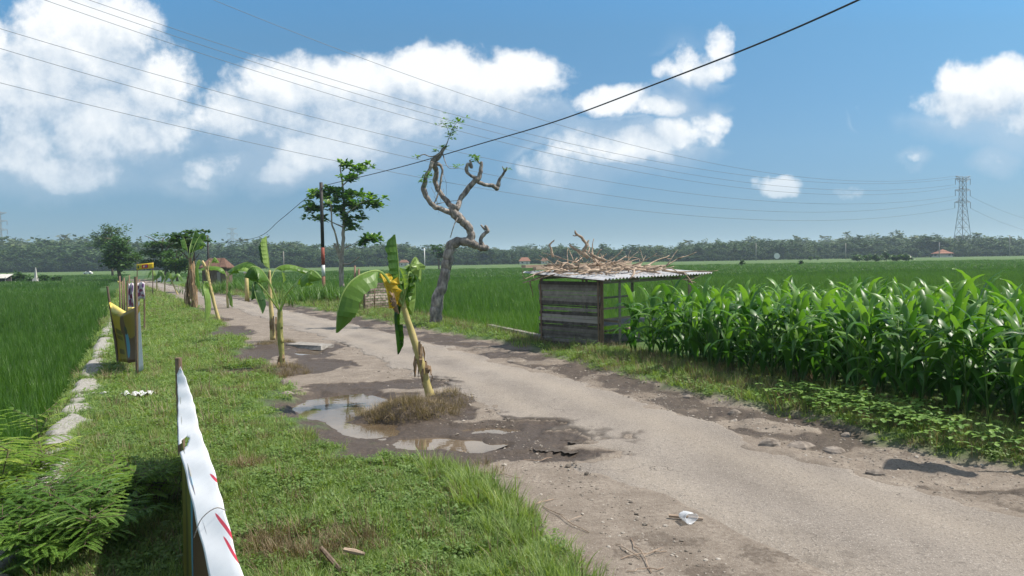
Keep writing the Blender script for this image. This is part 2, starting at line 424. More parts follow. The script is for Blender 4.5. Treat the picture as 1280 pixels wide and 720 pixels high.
# ------------------------------------------------------------------ instancing for uncountable growth
def scatter(name, pts, rot, scl, idx, tint, protos, label, kind='stuff', cat=None):
    me = bpy.data.meshes.new(name); me.vertices.add(len(pts)); me.vertices.foreach_set('co', np.asarray(pts, np.float32).ravel())
    for nm, ty, arr, key in (('rot', 'FLOAT_VECTOR', rot, 'vector'), ('scl', 'FLOAT_VECTOR', scl, 'vector'), ('idx', 'INT', idx, 'value'), ('tint', 'FLOAT', tint, 'value')):
        a = me.attributes.new(nm, ty, 'POINT'); a.data.foreach_set(key, np.ascontiguousarray(arr, np.int32 if ty == 'INT' else np.float32).ravel())
    o = bpy.data.objects.new(name, me); COL.objects.link(o)
    ng = bpy.data.node_groups.new(name+'_nodes', 'GeometryNodeTree')
    ng.interface.new_socket('Geometry', in_out='INPUT', socket_type='NodeSocketGeometry')
    ng.interface.new_socket('Geometry', in_out='OUTPUT', socket_type='NodeSocketGeometry')
    gi = ng.nodes.new('NodeGroupInput'); go = ng.nodes.new('NodeGroupOutput')
    iop = ng.nodes.new('GeometryNodeInstanceOnPoints'); jn = ng.nodes.new('GeometryNodeJoinGeometry')
    for p in reversed(protos):
        oi = ng.nodes.new('GeometryNodeObjectInfo'); oi.inputs['Object'].default_value = p; oi.inputs['As Instance'].default_value = True
        ng.links.new(oi.outputs['Geometry'], jn.inputs[0])
    def na(nm, ty):
        q = ng.nodes.new('GeometryNodeInputNamedAttribute'); q.data_type = ty; q.inputs['Name'].default_value = nm
        return next(s for s in q.outputs if s.enabled and s.name == 'Attribute')
    er = ng.nodes.new('FunctionNodeEulerToRotation')
    ng.links.new(na('rot', 'FLOAT_VECTOR'), er.inputs[0])
    ng.links.new(gi.outputs[0], iop.inputs['Points']); ng.links.new(jn.outputs[0], iop.inputs['Instance'])
    iop.inputs['Pick Instance'].default_value = True
    ng.links.new(na('idx', 'INT'), iop.inputs['Instance Index'])
    ng.links.new(er.outputs[0], iop.inputs['Rotation']); ng.links.new(na('scl', 'FLOAT_VECTOR'), iop.inputs['Scale'])
    ng.links.new(iop.outputs[0], go.inputs[0])
    md = o.modifiers.new('growth', 'NODES'); md.node_group = ng
    return tag(o, label, cat, kind=kind)
def blade(mb, base, az, lean, L, w, curve, a, seg=3, twist=0):
    d = Vector((math.cos(az), math.sin(az), 0)); side = Vector((-math.sin(az+twist), math.cos(az+twist), 0))
    vs = []; p = Vector(base); ang = lean
    for i in range(seg+1):
        f = i/seg; ww = w*(1-f**1.6)*.5*(1 if i else .7)
        if i < seg: vs += [p-side*ww, p+side*ww]
        else: vs.append(p)
        p = p+(d*math.sin(ang)+Vector((0, 0, 1))*math.cos(ang))*L/seg
        ang += curve/seg
    fs = [(2*i, 2*i+1, 2*i+3, 2*i+2) for i in range(seg-1)]+[(2*seg-2, 2*seg-1, 2*seg)]
    mb.add(vs, fs, 0, a)
def tuft(name, n, R, L, w, lean, curve, mat, straw=.08):
    mb = MB()
    for i in range(n):
        r = R*math.sqrt(random.random()); t = random.uniform(0, 2*PI)
        a = random.uniform(.0, .75) if random.random() > straw else random.uniform(.88, 1)
        blade(mb, (r*math.cos(t), r*math.sin(t), -.01), t+random.uniform(-.9, .9), random.uniform(0, lean), L*random.uniform(.45, 1.1), w*random.uniform(.7, 1.3), random.uniform(.1, curve), a, 3, random.uniform(-.6,.6))
    return mb.build(name, mat, link=False, attr='bl')
def weed(name, n, R, L, mat):
    """small broad leaves on short stalks"""
    mb = MB()
    for i in range(n):
        r = R*math.sqrt(random.random()); t = random.uniform(0, 2*PI); z = random.uniform(.2, 1)*L*1.3
        c = Vector((r*math.cos(t), r*math.sin(t), z)); az = random.uniform(0, 2*PI); el = random.uniform(-.5, .5)
        d = Vector((math.cos(az)*math.cos(el), math.sin(az)*math.cos(el), math.sin(el))); sd = Vector((-math.sin(az), math.cos(az), random.uniform(-.4, .4)))
        l = L*random.uniform(.5, 1); w = l*.36
        mb.add([c, c+d*l*.4+sd*w, c+d*l, c+d*l*.4-sd*w], [(0, 1, 2, 3)], 0, random.uniform(0, .75))
        mb.add([c, c+Vector((.002, 0, 0)), (c.x*.4, c.y*.4, 0)], [(0, 1, 2)], 0, .7)
    return mb.build(name, mat, link=False, attr='bl')
GR = [(0, (.085, .14, .038)), (.4, (.17, .25, .070)), (.8, (.28, .36, .11)), (.92, (.42, .40, .20)), (1, (.56, .50, .31))]
M['grass'] = mat_leaf('grass_blades', GR, blade='bl', tint=.45, tfac=.35, rough=.5)
DRY = [(0, (.07, .055, .03)), (.4, (.20, .15, .09)), (1, (.46, .37, .24))]
M['drygrass'] = mat_leaf('dry_grass', DRY, blade='bl', tint=.3, tfac=.2, rough=.7)
RC = [(0, (.034, .090, .013)), (.4, (.066, .150, .022)), (.75, (.12, .225, .036)), (1, (.22, .28, .06))]
M['rice'] = mat_leaf('rice_blades', RC, blade='bl', tint=.5, tfac=.4, rough=.45)
M['weed'] = mat_leaf('weed_leaves', [(0, (.07, .13, .03)), (.5, (.13, .21, .05)), (1, (.22, .30, .08))], blade='bl', tint=.4, tfac=.35, rough=.5)
grass_p = [tuft('grass_tuft', 26, .085, .10, .0085, 1.25, 1.5, M['grass'], .13) for _ in range(5)]
tall_p = [tuft('tall_grass_tuft', 30, .07, .26, .0075, .6, 1.4, M['grass'], .16) for _ in range(3)]
weed_p = [weed('weed', 22, .11, .05, M['weed']) for _ in range(3)]
dry_p = [tuft('dry_tuft', 26, .09, .20, .006, 1.2, 1.1, M['drygrass'], 0) for _ in range(3)]
dryflat_p = [tuft('straw_tuft', 22, .12, .22, .007, 1.6, 1.2, M['drygrass'], 0) for _ in range(3)]
rice_p = [tuft('rice_hill', 26, .07, .52, .012, .28, .75, M['rice'], .03) for _ in range(5)]
ricefar_p = [tuft('rice_patch', 60, .62, .52, .045, .25, .6, M['rice'], .03) for _ in range(4)]
def pts_area(x0, x1, y0, y1, dens):
    n = int((x1-x0)*(y1-y0)*dens); return RNG.uniform(x0, x1, n), RNG.uniform(y0, y1, n)
def infan(x, y, m=1.15): return (np.abs(x) < (.69*y)*m+1.5)
def emit(name, parts, protos, label, cat=None):
    """parts: list of (x, y, scale, protoIndex, tint)"""
    x = np.concatenate([p[0] for p in parts]); y = np.concatenate([p[1] for p in parts]); sc = np.concatenate([p[2] for p in parts])
    ix = np.concatenate([p[3] for p in parts]); ti = np.concatenate([p[4] for p in parts])
    n = len(x); rot = np.zeros((n, 3)); rot[:, 2] = RNG.uniform(0, 2*PI, n); rot[:, :2] = RNG.normal(0, .08, (n, 2))
    scl = sc[:, None]*np.array([1, 1, 1.])*np.stack([np.ones(n), np.ones(n), RNG.uniform(.8, 1.25, n)], 1)
    return scatter(name, np.stack([x, y, height(x, y)], 1), rot, scl, ix, ti, protos, label, cat=cat)
G_PARTS = []
def grass_density(x, y):
    s, t = st(x, y); n = (fbm(x, y, 1.1, 4, 50)-.5)
    left = sm(gL(s)+.22, gL(s)-.12, t+n*.5)*sm(rL(s)-.05, rL(s)+.1, t)
    right = sm(gR(s)-.05, gR(s)+.3, t+n*.5)*sm(rR(s)+.6, rR(s)+.1, t)
    m = mudf(x, y)
    d = np.maximum(left, right)*sm(.12, -.05, m)
    d = d*(1-.93*conc_m(x, y, s, t))
    for c, r in ((G(308, 588), .17), (G(285, 492), .3),(G(380,690),.22)): d = d*sm(.5, 1.3, ell(x, y, c, r, r*.8))
    return d
for (x0, x1, y0, y1, dens, sc) in ((-7, 7.5, 1.5, 5, 520, 1.0), (-9, 8.5, 5, 9, 430, 1.0), (-14, 9, 9, 16, 170, 1.35), (-26, 8, 16, 32, 60, 1.8), (-52, 8, 32, 75, 13, 3.0)):
    x, y = pts_area(x0, x1, y0, y1, dens)
    k = infan(x, y); x, y = x[k], y[k]
    d = grass_density(x, y); k = RNG.random(len(x)) < d; x, y = x[k], y[k]
    s, t = st(x, y)
    n2 = fbm(x, y, 1.7, 3, 60); n3 = fbm(x, y, 3.3, 3, 61)
    idx = RNG.integers(0, 5, len(x))
    edge = sm(.45, .0, np.abs(t-(gL(s)-.12)))*sm(9, 6.5, s)   # tall fringe by the road
    edge = np.maximum(edge, .6*sm(.5, .1, np.abs(t-gR(s)-.9))*(t > 6))
    idx = np.where(RNG.random(len(x)) < edge*.55+.03*(n2 > .6), RNG.integers(5, 8, len(x)), idx)
    idx = np.where((RNG.random(len(x)) < .10+sm(.47, .62, n3)*.42), RNG.integers(8, 11, len(x)), idx)
    idx = np.where((RNG.random(len(x)) < .045+.5*sm(1.0, .5, ell(x, y, G(385, 690), .7, .35))+.10*(t > 5)), RNG.integers(11, 14, len(x)), idx)
    scale = sc*RNG.uniform(.5, 1.05, len(x))*(.55+.75*n2)
    scale = np.where((idx >= 5) & (idx < 8), scale*np.where(s > 7, .7, 1.0), scale)
    ti = np.clip(n3*.9+.06+RNG.normal(0, .12, len(x))+.25*sm(5, 11, y)*(t < 3), 0, .80)
    G_PARTS.append((x, y, scale, idx, ti))
gr_o = emit('grass', G_PARTS, grass_p+tall_p+weed_p+dry_p, 'rough green verge grass and weeds along both sides of the lane')

# dry grass on the mounds and litter of straw on the earth
parts = []
for c, rx, ry, n, i0 in ((cMA, .66, .46, 60, 9), (cMA, .66, .46, 260, 3), (G(560, 504), .36, .34, 60, 3), (cMB, .5, .6, 120, 3), (cMB, .5, .6, 40, 9), (cMC, .38, .3, 60, 3), (G(300, 470), .4, .4, 60, 3), (G(343, 430), .5, .6, 90, 0), (G(310,588), .2,.13,36,3),(G(385,700),.25,.2,40,3), (G(268, 402), .5, .8, 60, 0), (G(600, 585), .25, .3, 16, 0)):
    r = np.sqrt(RNG.random(n)); a = RNG.uniform(0, 2*PI, n)
    x = c[0]+rx*r*np.cos(a); y = c[1]+ry*r*np.sin(a)
    parts.append((x, y, RNG.uniform(.35, .8, n), RNG.integers(0, 6, n) if i0 == 0 else (RNG.integers(3, 6, n) if i0 == 3 else RNG.integers(0, 3, n)), RNG.uniform(0, 1, n)))
emit('dry_grass', parts, dry_p+dryflat_p, 'dry brown grass pulled up over the earth mounds')

# rice
def rice_ok(x, y):
    s, t = st(x, y)
    L = t < rL(s)-.0
    R = (t > rR(s)+.15) & ((s > 15.6) | (t > 14.5))
    hut = (ell(x, y, Vector((2.9, 18.6)), 2.3, 2.1) < 1)
    return (L | R) & ~hut
parts = []
for (x0, x1, y0, y1, dens, sc) in ((-12, 0, 5, 12, 42, 1.0), (-20, 2, 12, 22, 34, 1.0), (-2, 22, 15, 28, 26, 1.05), (-36, 2, 22, 28, 18, 1.1), (-44, 40, 28, 56, 11, 1.3)):
    x, y = pts_area(x0, x1, y0, y1, dens); k = infan(x, y, 1.1) & rice_ok(x, y); x, y = x[k], y[k]
    if y0 == 22: k = x < -2; x, y = x[k], y[k]
    n = len(x); nn = fbm(x, y, .25, 3, 70)
    s, t = st(x, y)
    ti = np.clip(.35+.5*(nn-.4)+.35*(t > 8)*sm(32, 18, y)+RNG.normal(0, .08, n)-.12*(t<0), 0, .85)
    parts.append((x, y, sc*RNG.uniform(.8, 1.1, n)*np.where(t < 0, .85, 1.0), RNG.integers(0, 5, n), ti))
emit('rice_crop', parts, rice_p, 'young green rice standing in the paddies near the lane')
parts = []
for (y0, y1, dens, sc) in ((56, 85, 1.3, 1.0), (85, 190, .40, 1.8)):
    x, y = pts_area(-.8*y1-5, .8*y1+5, y0, y1, dens); k = infan(x, y, 1.08); x, y = x[k], y[k]
    s, t = st(x, y); k = (t < rL(s)-2) | (t > rR(s)+1.5+0*s); x, y = x[k], y[k]
    n = len(x); ft = ftint(x, y); k = RNG.random(n) < 1-.75*ft; x, y, ft = x[k], y[k], ft[k]; n = len(x)
    ti = np.clip(.12+.3*sm(90, 60, y)+.35*(fbm(x, y, .03, 3, 71)-.4)+RNG.normal(0, .05, n)-.12*(x < -20), 0, .8)
    parts.append((x, y, sc*RNG.uniform(.8, 1.1, n), RNG.integers(0, 4, n), ti))
pf = parts
x = np.concatenate([p[0] for p in pf]); y = np.concatenate([p[1] for p in pf]); sc = np.concatenate([p[2] for p in pf]); ix = np.concatenate([p[3] for p in pf]); ti = np.concatenate([p[4] for p in pf])
n = len(x); rot = np.zeros((n, 3)); rot[:, 2] = RNG.uniform(0, 6.28, n); scl = np.stack([sc, sc, np.ones(n)*.9], 1)
scatter('far_rice_crop', np.stack([x, y, height(x, y)], 1), rot, scl, ix, ti, ricefar_p, 'green rice crop of the far paddies')

# ------------------------------------------------------------------ camera, sun, sky, haze
cam = bpy.data.cameras.new('camera'); cam.sensor_width = 36; cam.lens = F/1280*36; cam.clip_end = 20000; cam.clip_start = .05
co = bpy.data.objects.new('camera', cam); COL.objects.link(co); co.location = (0, 0, CAMZ); co.rotation_euler = (Matrix.Rotation(PI/2-PITCH, 3, 'X') @ Matrix.Rotation(-ROLL, 3, 'Z')).to_euler()
scene.camera = co
SUN = Vector((.64, .10, 1.0)).normalized()
sl = bpy.data.lights.new('sun', 'SUN'); sl.energy = 4.3; sl.angle = math.radians(.53); sl.color = (1, .93, .84)
so = bpy.data.objects.new('sun', sl); COL.objects.link(so); so.rotation_euler = SUN.to_track_quat('Z', 'Y').to_euler()
so.location = (0, 0, 60)
w = bpy.data.worlds.new('World'); scene.world = w; w.use_nodes = True; nt = w.node_tree; nt.nodes.clear(); N = NT(nt)
out = N.n('ShaderNodeOutputWorld'); bg = N.n('ShaderNodeBackground'); bg.inputs['Strength'].default_value = .07
sky = N.n('ShaderNodeTexSky'); sky.sky_type = 'NISHITA'; sky.sun_disc = False
sky.sun_elevation = math.asin(SUN.z); sky.sun_rotation = math.atan2(SUN.x, SUN.y); sky.air_density = 1.0; sky.dust_density = .3; sky.ozone_density = 3.5; sky.altitude = 0
geo = N.n('ShaderNodeTexCoord'); D = geo.outputs['Generated']
sep = N.n('ShaderNodeSeparateXYZ'); N.l(D, sep.inputs[0])
yy = N.math('MAXIMUM', sep.outputs[1], .08)
U = N.math('DIVIDE', sep.outputs[0], yy); V = N.math('DIVIDE', sep.outputs[2], yy)
cmb = N.n('ShaderNodeCombineXYZ'); N.l(U, cmb.inputs[0]); N.l(V, cmb.inputs[1])
UV = cmb.outputs[0]
CL = [(95,60,105,75,1),(40,110,90,75,1),(150,35,55,50,.95),(190,110,60,60,.95),(120,150,120,60,1),(30,40,60,40,.6),(90,216,85,26,1),(30,190,60,40,.9),(215,150,60,40,.8),
      (350,115,62,50,.95),(330,150,80,45,.9),(540,95,85,38,1),(440,110,80,45,1),(640,95,72,30,.95),(600,120,100,35,.9),(470,150,130,42,.9),(400,190,80,32,.95),(350,216,42,18,.9),(430,175,90,40,.8),(272,208,50,14,.8),(230,220,40,12,.55),
      (770,125,60,20,.8),(822,133,48,18,.9),(858,80,26,36,.75),(900,52,18,32,.8),(890,82,32,22,.85),(838,85,28,20,.7),(735,188,50,34,.9),(700,212,48,26,.75),(790,185,60,26,.9),(850,170,50,22,.9),(888,152,28,18,.85),(700,175,30,20,.6),
      (972,226,33,13,.9),(1060,239,26,7,.45),(1235,112,60,42,1),(1262,95,45,36,1),(1200,138,52,28,.9),(1275,150,60,34,.9),(1192,92,18,16,.7),(1320,120,80,60,1),(1246,206,22,13,.7),(1146,201,15,8,.6),(1075,136,9,18,.4),(860,2,38,12,.45),
      (-60,80,90,90,1),(-120,160,120,60,.9)]
def field(vec):
    cur = None
    for px, py, rx, ry, wgt in CL:
        r = ray(px, py); c = (r.x/r.y, r.z/r.y, 0); rx *= 1.07; ry *= 1.07
        s1 = N.n('ShaderNodeVectorMath', operation='SUBTRACT'); N.l(vec, s1.inputs[0]); s1.inputs[1].default_value = c
        s2 = N.n('ShaderNodeVectorMath', operation='MULTIPLY'); N.l(s1.outputs[0], s2.inputs[0]); s2.inputs[1].default_value = (F/rx, F/ry, 0)
        s3 = N.n('ShaderNodeVectorMath', operation='DOT_PRODUCT'); N.l(s2.outputs[0], s3.inputs[0]); N.l(s2.outputs[0], s3.inputs[1])
        v = N.math('MULTIPLY_ADD', s3.outputs['Value'], -wgt*.62, wgt)
        cur = v if cur is None else N.math('SMOOTH_MAX', cur, v, .12)
    return cur
def warp(vec, off):
    a = N.n('ShaderNodeVectorMath', operation='ADD'); N.l(vec, a.inputs[0]); a.inputs[1].default_value = off
    return a.outputs[0]
nz = N.n('ShaderNodeTexNoise'); nz.inputs['Scale'].default_value = 7; nz.inputs['Detail'].default_value = 5; nz.inputs['Roughness'].default_value = .6
N.l(UV, nz.inputs['Vector'])
s1 = N.n('ShaderNodeVectorMath', operation='SUBTRACT'); N.l(nz.outputs['Color'], s1.inputs[0]); s1.inputs[1].default_value = (.5, .5, .5)
s2 = N.n('ShaderNodeVectorMath', operation='SCALE'); N.l(s1.outputs[0], s2.inputs[0]); s2.inputs['Scale'].default_value = .075
s3 = N.n('ShaderNodeVectorMath', operation='ADD'); N.l(UV, s3.inputs[0]); N.l(s2.outputs[0], s3.inputs[1])
WUV = s3.outputs[0]
f0 = field(WUV); f1 = field(warp(WUV, (.016, .045, 0)))
fn = N.noise(UV, 11, 9, .60, .15); fn1 = N.noise(warp(UV, (.008, .014, 0)), 11, 9, .60, .15)
fb = N.noise(UV, 40, 5, .65)
dens = N.math('ADD', f0, N.math('MULTIPLY', N.math('SUBTRACT', fn, .5), 1.5))
fine = N.noise(UV, 48, 6, .62)
dens = N.math('ADD', dens, N.math('MULTIPLY', N.math('SUBTRACT', fine, .5), .42))
soft = N.maprange(dens, .16, 1.05); crisp = N.maprange(dens, .28, .76)
topside = N.maprange(N.math('SUBTRACT', f0, f1), -.10, .35)      # billowing tops are crisp, bases fade out
alpha = N.math('ADD', N.math('MULTIPLY', crisp, topside), N.math('MULTIPLY', soft, N.math('SUBTRACT', 1.0, topside)))
veil = N.math('MULTIPLY', N.maprange(N.math('ADD', f0, N.math('MULTIPLY', N.math('SUBTRACT', N.noise(UV, 5, 6, .6), .5), 2.2)), -.7, .9), .45)
veil = N.math('MULTIPLY', veil, N.math('MULTIPLY', N.math('SUBTRACT', 1.0, topside), N.maprange(V, .34, .2)))
alpha = N.math('MAXIMUM', alpha, veil)
alpha = N.math('MULTIPLY', alpha, N.maprange(sep.outputs[1], .1, .3))
alpha = N.math('MULTIPLY', alpha, N.maprange(V, .015, .16, .25, 1))
d1 = N.math('ADD', f1, N.math('MULTIPLY', N.math('SUBTRACT', fn1, .5), 1.5))
lit = N.math('SUBTRACT', dens, d1)                # brighter where the cloud thins out towards the sun
lit = N.math('ADD', N.math('MULTIPLY', lit, .8), N.math('MULTIPLY', N.math('SUBTRACT', fn, .5), .45))
lit = N.math('ADD', lit, N.math('MULTIPLY', N.math('SUBTRACT', fine, .5), .35))
lit = N.math('ADD', lit, N.math('MULTIPLY', N.math('SUBTRACT', V, .22), 1.1))
ccol = N.ramp(N.maprange(lit, -.30, .42, 0, 1, False), [(0, (5.2, 6.1, 7.2)), (.35, (6.7, 7.4, 8.2)), (.70, (7.9, 8.4, 8.9)), (1, (9.3, 9.5, 9.7))])
tnt = N.ramp(V, [(0, (.25, .39, .66)), (.15, (.56, .77, .88)), (.30, (.64, 1.0, 1.06)), (.37, (.66, 1.18, 1.30))])
skyc = N.mix(1.0, sky.outputs[0], tnt, 'MULTIPLY')
# unseen cloud added overhead and behind to whiten and lift the ambient light
nb_ = N.noise(N.mapping(D, (1, 1, 1.6)), 3.2, 8, .6)
away = N.math('MAXIMUM', N.maprange(sep.outputs[1], .35, .1), N.maprange(V, .50, .75))
away = N.math('MULTIPLY', away, N.maprange(sep.outputs[2], .0, .12))
ab = N.math('MULTIPLY', N.maprange(nb_, .44, .58), away)
skyc = N.mix(ab, skyc, (9.0, 9.0, 9.1))
cl = N.mix(alpha, skyc, ccol)
# the pale air near the horizon
N.l(cl, bg.inputs[0]); N.l(bg.outputs[0], out.inputs[0])
w.cycles.sampling_method = 'MANUAL'; w.cycles.sample_map_resolution = 512

def mat_haze():
    m, nt, out = newmat('haze_air'); N = NT(nt)
    v = N.n('ShaderNodeVolumePrincipled'); v.inputs['Color'].default_value = (.70, .85, 1, 1); v.inputs['Density'].default_value = .0003; v.inputs['Anisotropy'].default_value = .2
    N.l(v.outputs[0], out.inputs['Volume']); return m
mb = MB(); mb.box((0, 1900, 29), (11000, 4600, 64)); hz_o = mb.build('haze', mat_haze())
HAZE = tag(hz_o, 'pale daylight haze over the plain', kind='stuff')
vs = scene.view_settings; vs.view_transform = 'Standard'; vs.look = 'None'; vs.exposure = .66; vs.gamma = 1
c = scene.cycles; c.use_denoising = True; c.max_bounces = 6; c.diffuse_bounces = 3; c.transmission_bounces = 5; c.transparent_max_bounces = 8; c.volume_bounces = 1
c.caustics_reflective = False; c.caustics_refractive = False; c.sample_clamp_indirect = 6
# ------------------------------------------------------------------ object materials
M['bark_grey'] = mat_simple('grey_bark', (.095, .083, .073), (.24, .21, .185), 9, .85, .2, (1, 1, .45), 1.0, .06, c3=(.48, .41, .35), lo=.32, hi=.70)
M['bark_brown'] = mat_simple('brown_bark', (.07, .05, .038), (.20, .15, .11), 8, .85, .2, (1, 1, .3), .8, .03)
M['bark_pale'] = mat_simple('pale_bark', (.20, .16, .13), (.46, .39, .32), 7, .85, .2, (1, 1, .3), .8, .03)
M['old_wood'] = mat_simple('weathered_wood', (.17, .15, .13), (.34, .31, .28), 14, .85, .2, (1, 1, 6), .6, .01)
M['post_wood'] = mat_simple('brown_post_wood', (.12, .08, .055), (.26, .18, .125), 14, .85, .2, (6, 6, .6), .6, .01)
M['stick'] = mat_simple('dry_branch_wood', (.20, .14, .10), (.46, .36, .27), 9, .85, .2, (1, 1, 1), .6, .01)
M['plank'] = mat_simple('pale_plank_wood', (.26, .19, .14), (.50, .40, .30), 6, .8, .2, (.5, .5, 4), .5, .01)
M['slab'] = mat_simple('concrete', (.16, .145, .125), (.33, .31, .28), 12, .9, .2, (1, 1, 1), .6, .01)
M['stone'] = mat_simple('stone', (.12, .10, .083), (.30, .26, .22), 11, .9, .2, (1, 1, 1), .7, .01)
M['white_litter'] = mat_simple('white_plastic', (.5, .5, .5), (.75, .75, .76), 20, .5, .4)
M['black_cable'] = mat_simple('black_cable', (.012, .012, .013), (.03, .03, .03), 5, .5, .4)
M['wire'] = mat_simple('grey_wire', (.10, .11, .12), (.16, .17, .18), 5, .5, .4)
M['steel'] = mat_simple('galvanised_steel', (.16, .17, .18), (.26, .27, .28), 3, .6, .4)
M['white_paint'] = mat_simple('white_paint', (.55, .54, .50), (.75, .74, .71), 9, .7, .3)
M['red_paint'] = mat_simple('red_paint', (.20, .045, .03), (.32, .08, .05), 9, .7, .3)
M['black_paint'] = mat_simple('black_paint', (.018, .017, .017), (.05, .045, .04), 9, .6, .3)
M['rust'] = mat_simple('rusty_paint', (.14, .07, .045), (.24, .13, .09), 12, .8, .2)
M['tile'] = mat_simple('orange_roof_tile', (.20, .09, .06), (.32, .15, .10), 2, .85, .2)
M['wallw'] = mat_simple('whitewashed_wall', (.42, .40, .36), (.58, .55, .50), 2, .9, .2)
M['pstem'] = mat_leaf('banana_stem', [(.25, (.20, .21, .06)), (.40, (.42, .35, .13)), (.55, (.52, .41, .19)), (.66, (.30, .18, .08)), (.8, (.10, .055, .03))], inst=False, blade='bl', tfac=.0, noise=.5, nscale=7, rough=.55)
M['dsheath'] = mat_simple('dry_banana_sheath', (.12, .075, .045), (.42, .29, .17), 9, .85, .2, (2, 2, .4), .6, .01)
BN = [(0, (.020, .062, .010)), (.3, (.055, .13, .016)), (.6, (.13, .24, .035)), (.85, (.27, .38, .10)), (1, (.38, .47, .20))]
M['banana'] = mat_leaf('banana_leaf', BN, inst=False, blade='bl', tfac=.34, rough=.42, spec=.4, noise=.25, nscale=9)
M['banana_yellow'] = mat_leaf('yellow_banana_leaf', [(0, (.36, .24, .02)), (.5, (.66, .46, .03)), (1, (.76, .60, .10))], inst=False, blade='bl', tfac=.35, rough=.5, noise=.6, nscale=12, tcol=(1.15,1.15,.5))
M['banana_dry'] = mat_leaf('dry_banana_leaf', [(0, (.10, .06, .035)), (1, (.35, .24, .15))], inst=False, blade='bl', tfac=.15, rough=.8, noise=.6, nscale=12, tcol=(1, 1, 1))
M['tleaf'] = mat_leaf('broad_tree_leaves', [(0, (.028, .085, .012)), (.5, (.085, .20, .026)), (1, (.22, .35, .06))], inst=False, blade='bl', tfac=.33, rough=.35, spec=.45)
M['dleaf'] = mat_leaf('dark_tree_leaves', [(0, (.022, .065, .012)), (.6, (.06, .13, .024)), (1, (.13, .22, .045))], inst=False, blade='bl', tfac=.25, rough=.45)
M['pleaf'] = mat_leaf('pale_tree_leaves', [(0, (.04, .085, .03)), (1, (.11, .18, .06))], inst=False, blade='bl', tfac=.3)
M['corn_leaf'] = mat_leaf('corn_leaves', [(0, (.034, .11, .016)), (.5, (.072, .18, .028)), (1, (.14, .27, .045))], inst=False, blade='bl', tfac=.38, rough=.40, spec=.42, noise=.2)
M['corn_stalk'] = mat_simple('corn_stalk', (.06, .13, .03), (.13, .20, .05), 5, .5, .3)
M['forest'] = mat_leaf('forest_leaves', [(0, (.016, .042, .009)), (.45, (.042, .085, .017)), (.8, (.085, .115, .035)), (1, (.13, .13, .06))], blade='bl', tint=.6, tfac=.15, rough=.7)
M['fern'] = mat_leaf('feathery_leaves', [(0, (.08, .17, .02)), (.6, (.20, .32, .04)), (1, (.40, .43, .08))], inst=False, blade='bl', tfac=.35)
M['fern_dark'] = mat_leaf('dark_bush_leaves', [(0, (.05, .12, .018)), (.7, (.12, .23, .035)), (1, (.22, .35, .06))], inst=False, blade='bl', tfac=.3)

def pxpath(pts, Y, n=None):
    """pts (px, py, r_px, dY) -> metres; radii scale with distance"""
    out = [(*P(p[0], p[1], Y+(p[3] if len(p) > 3 else 0)), p[2]*(Y+(p[3] if len(p) > 3 else 0))/F) for p in pts]
    sp = spline(out, n or (len(pts)-1)*5+1)
    return [q[:3] for q in sp], [max(q[3], .002) for q in sp]

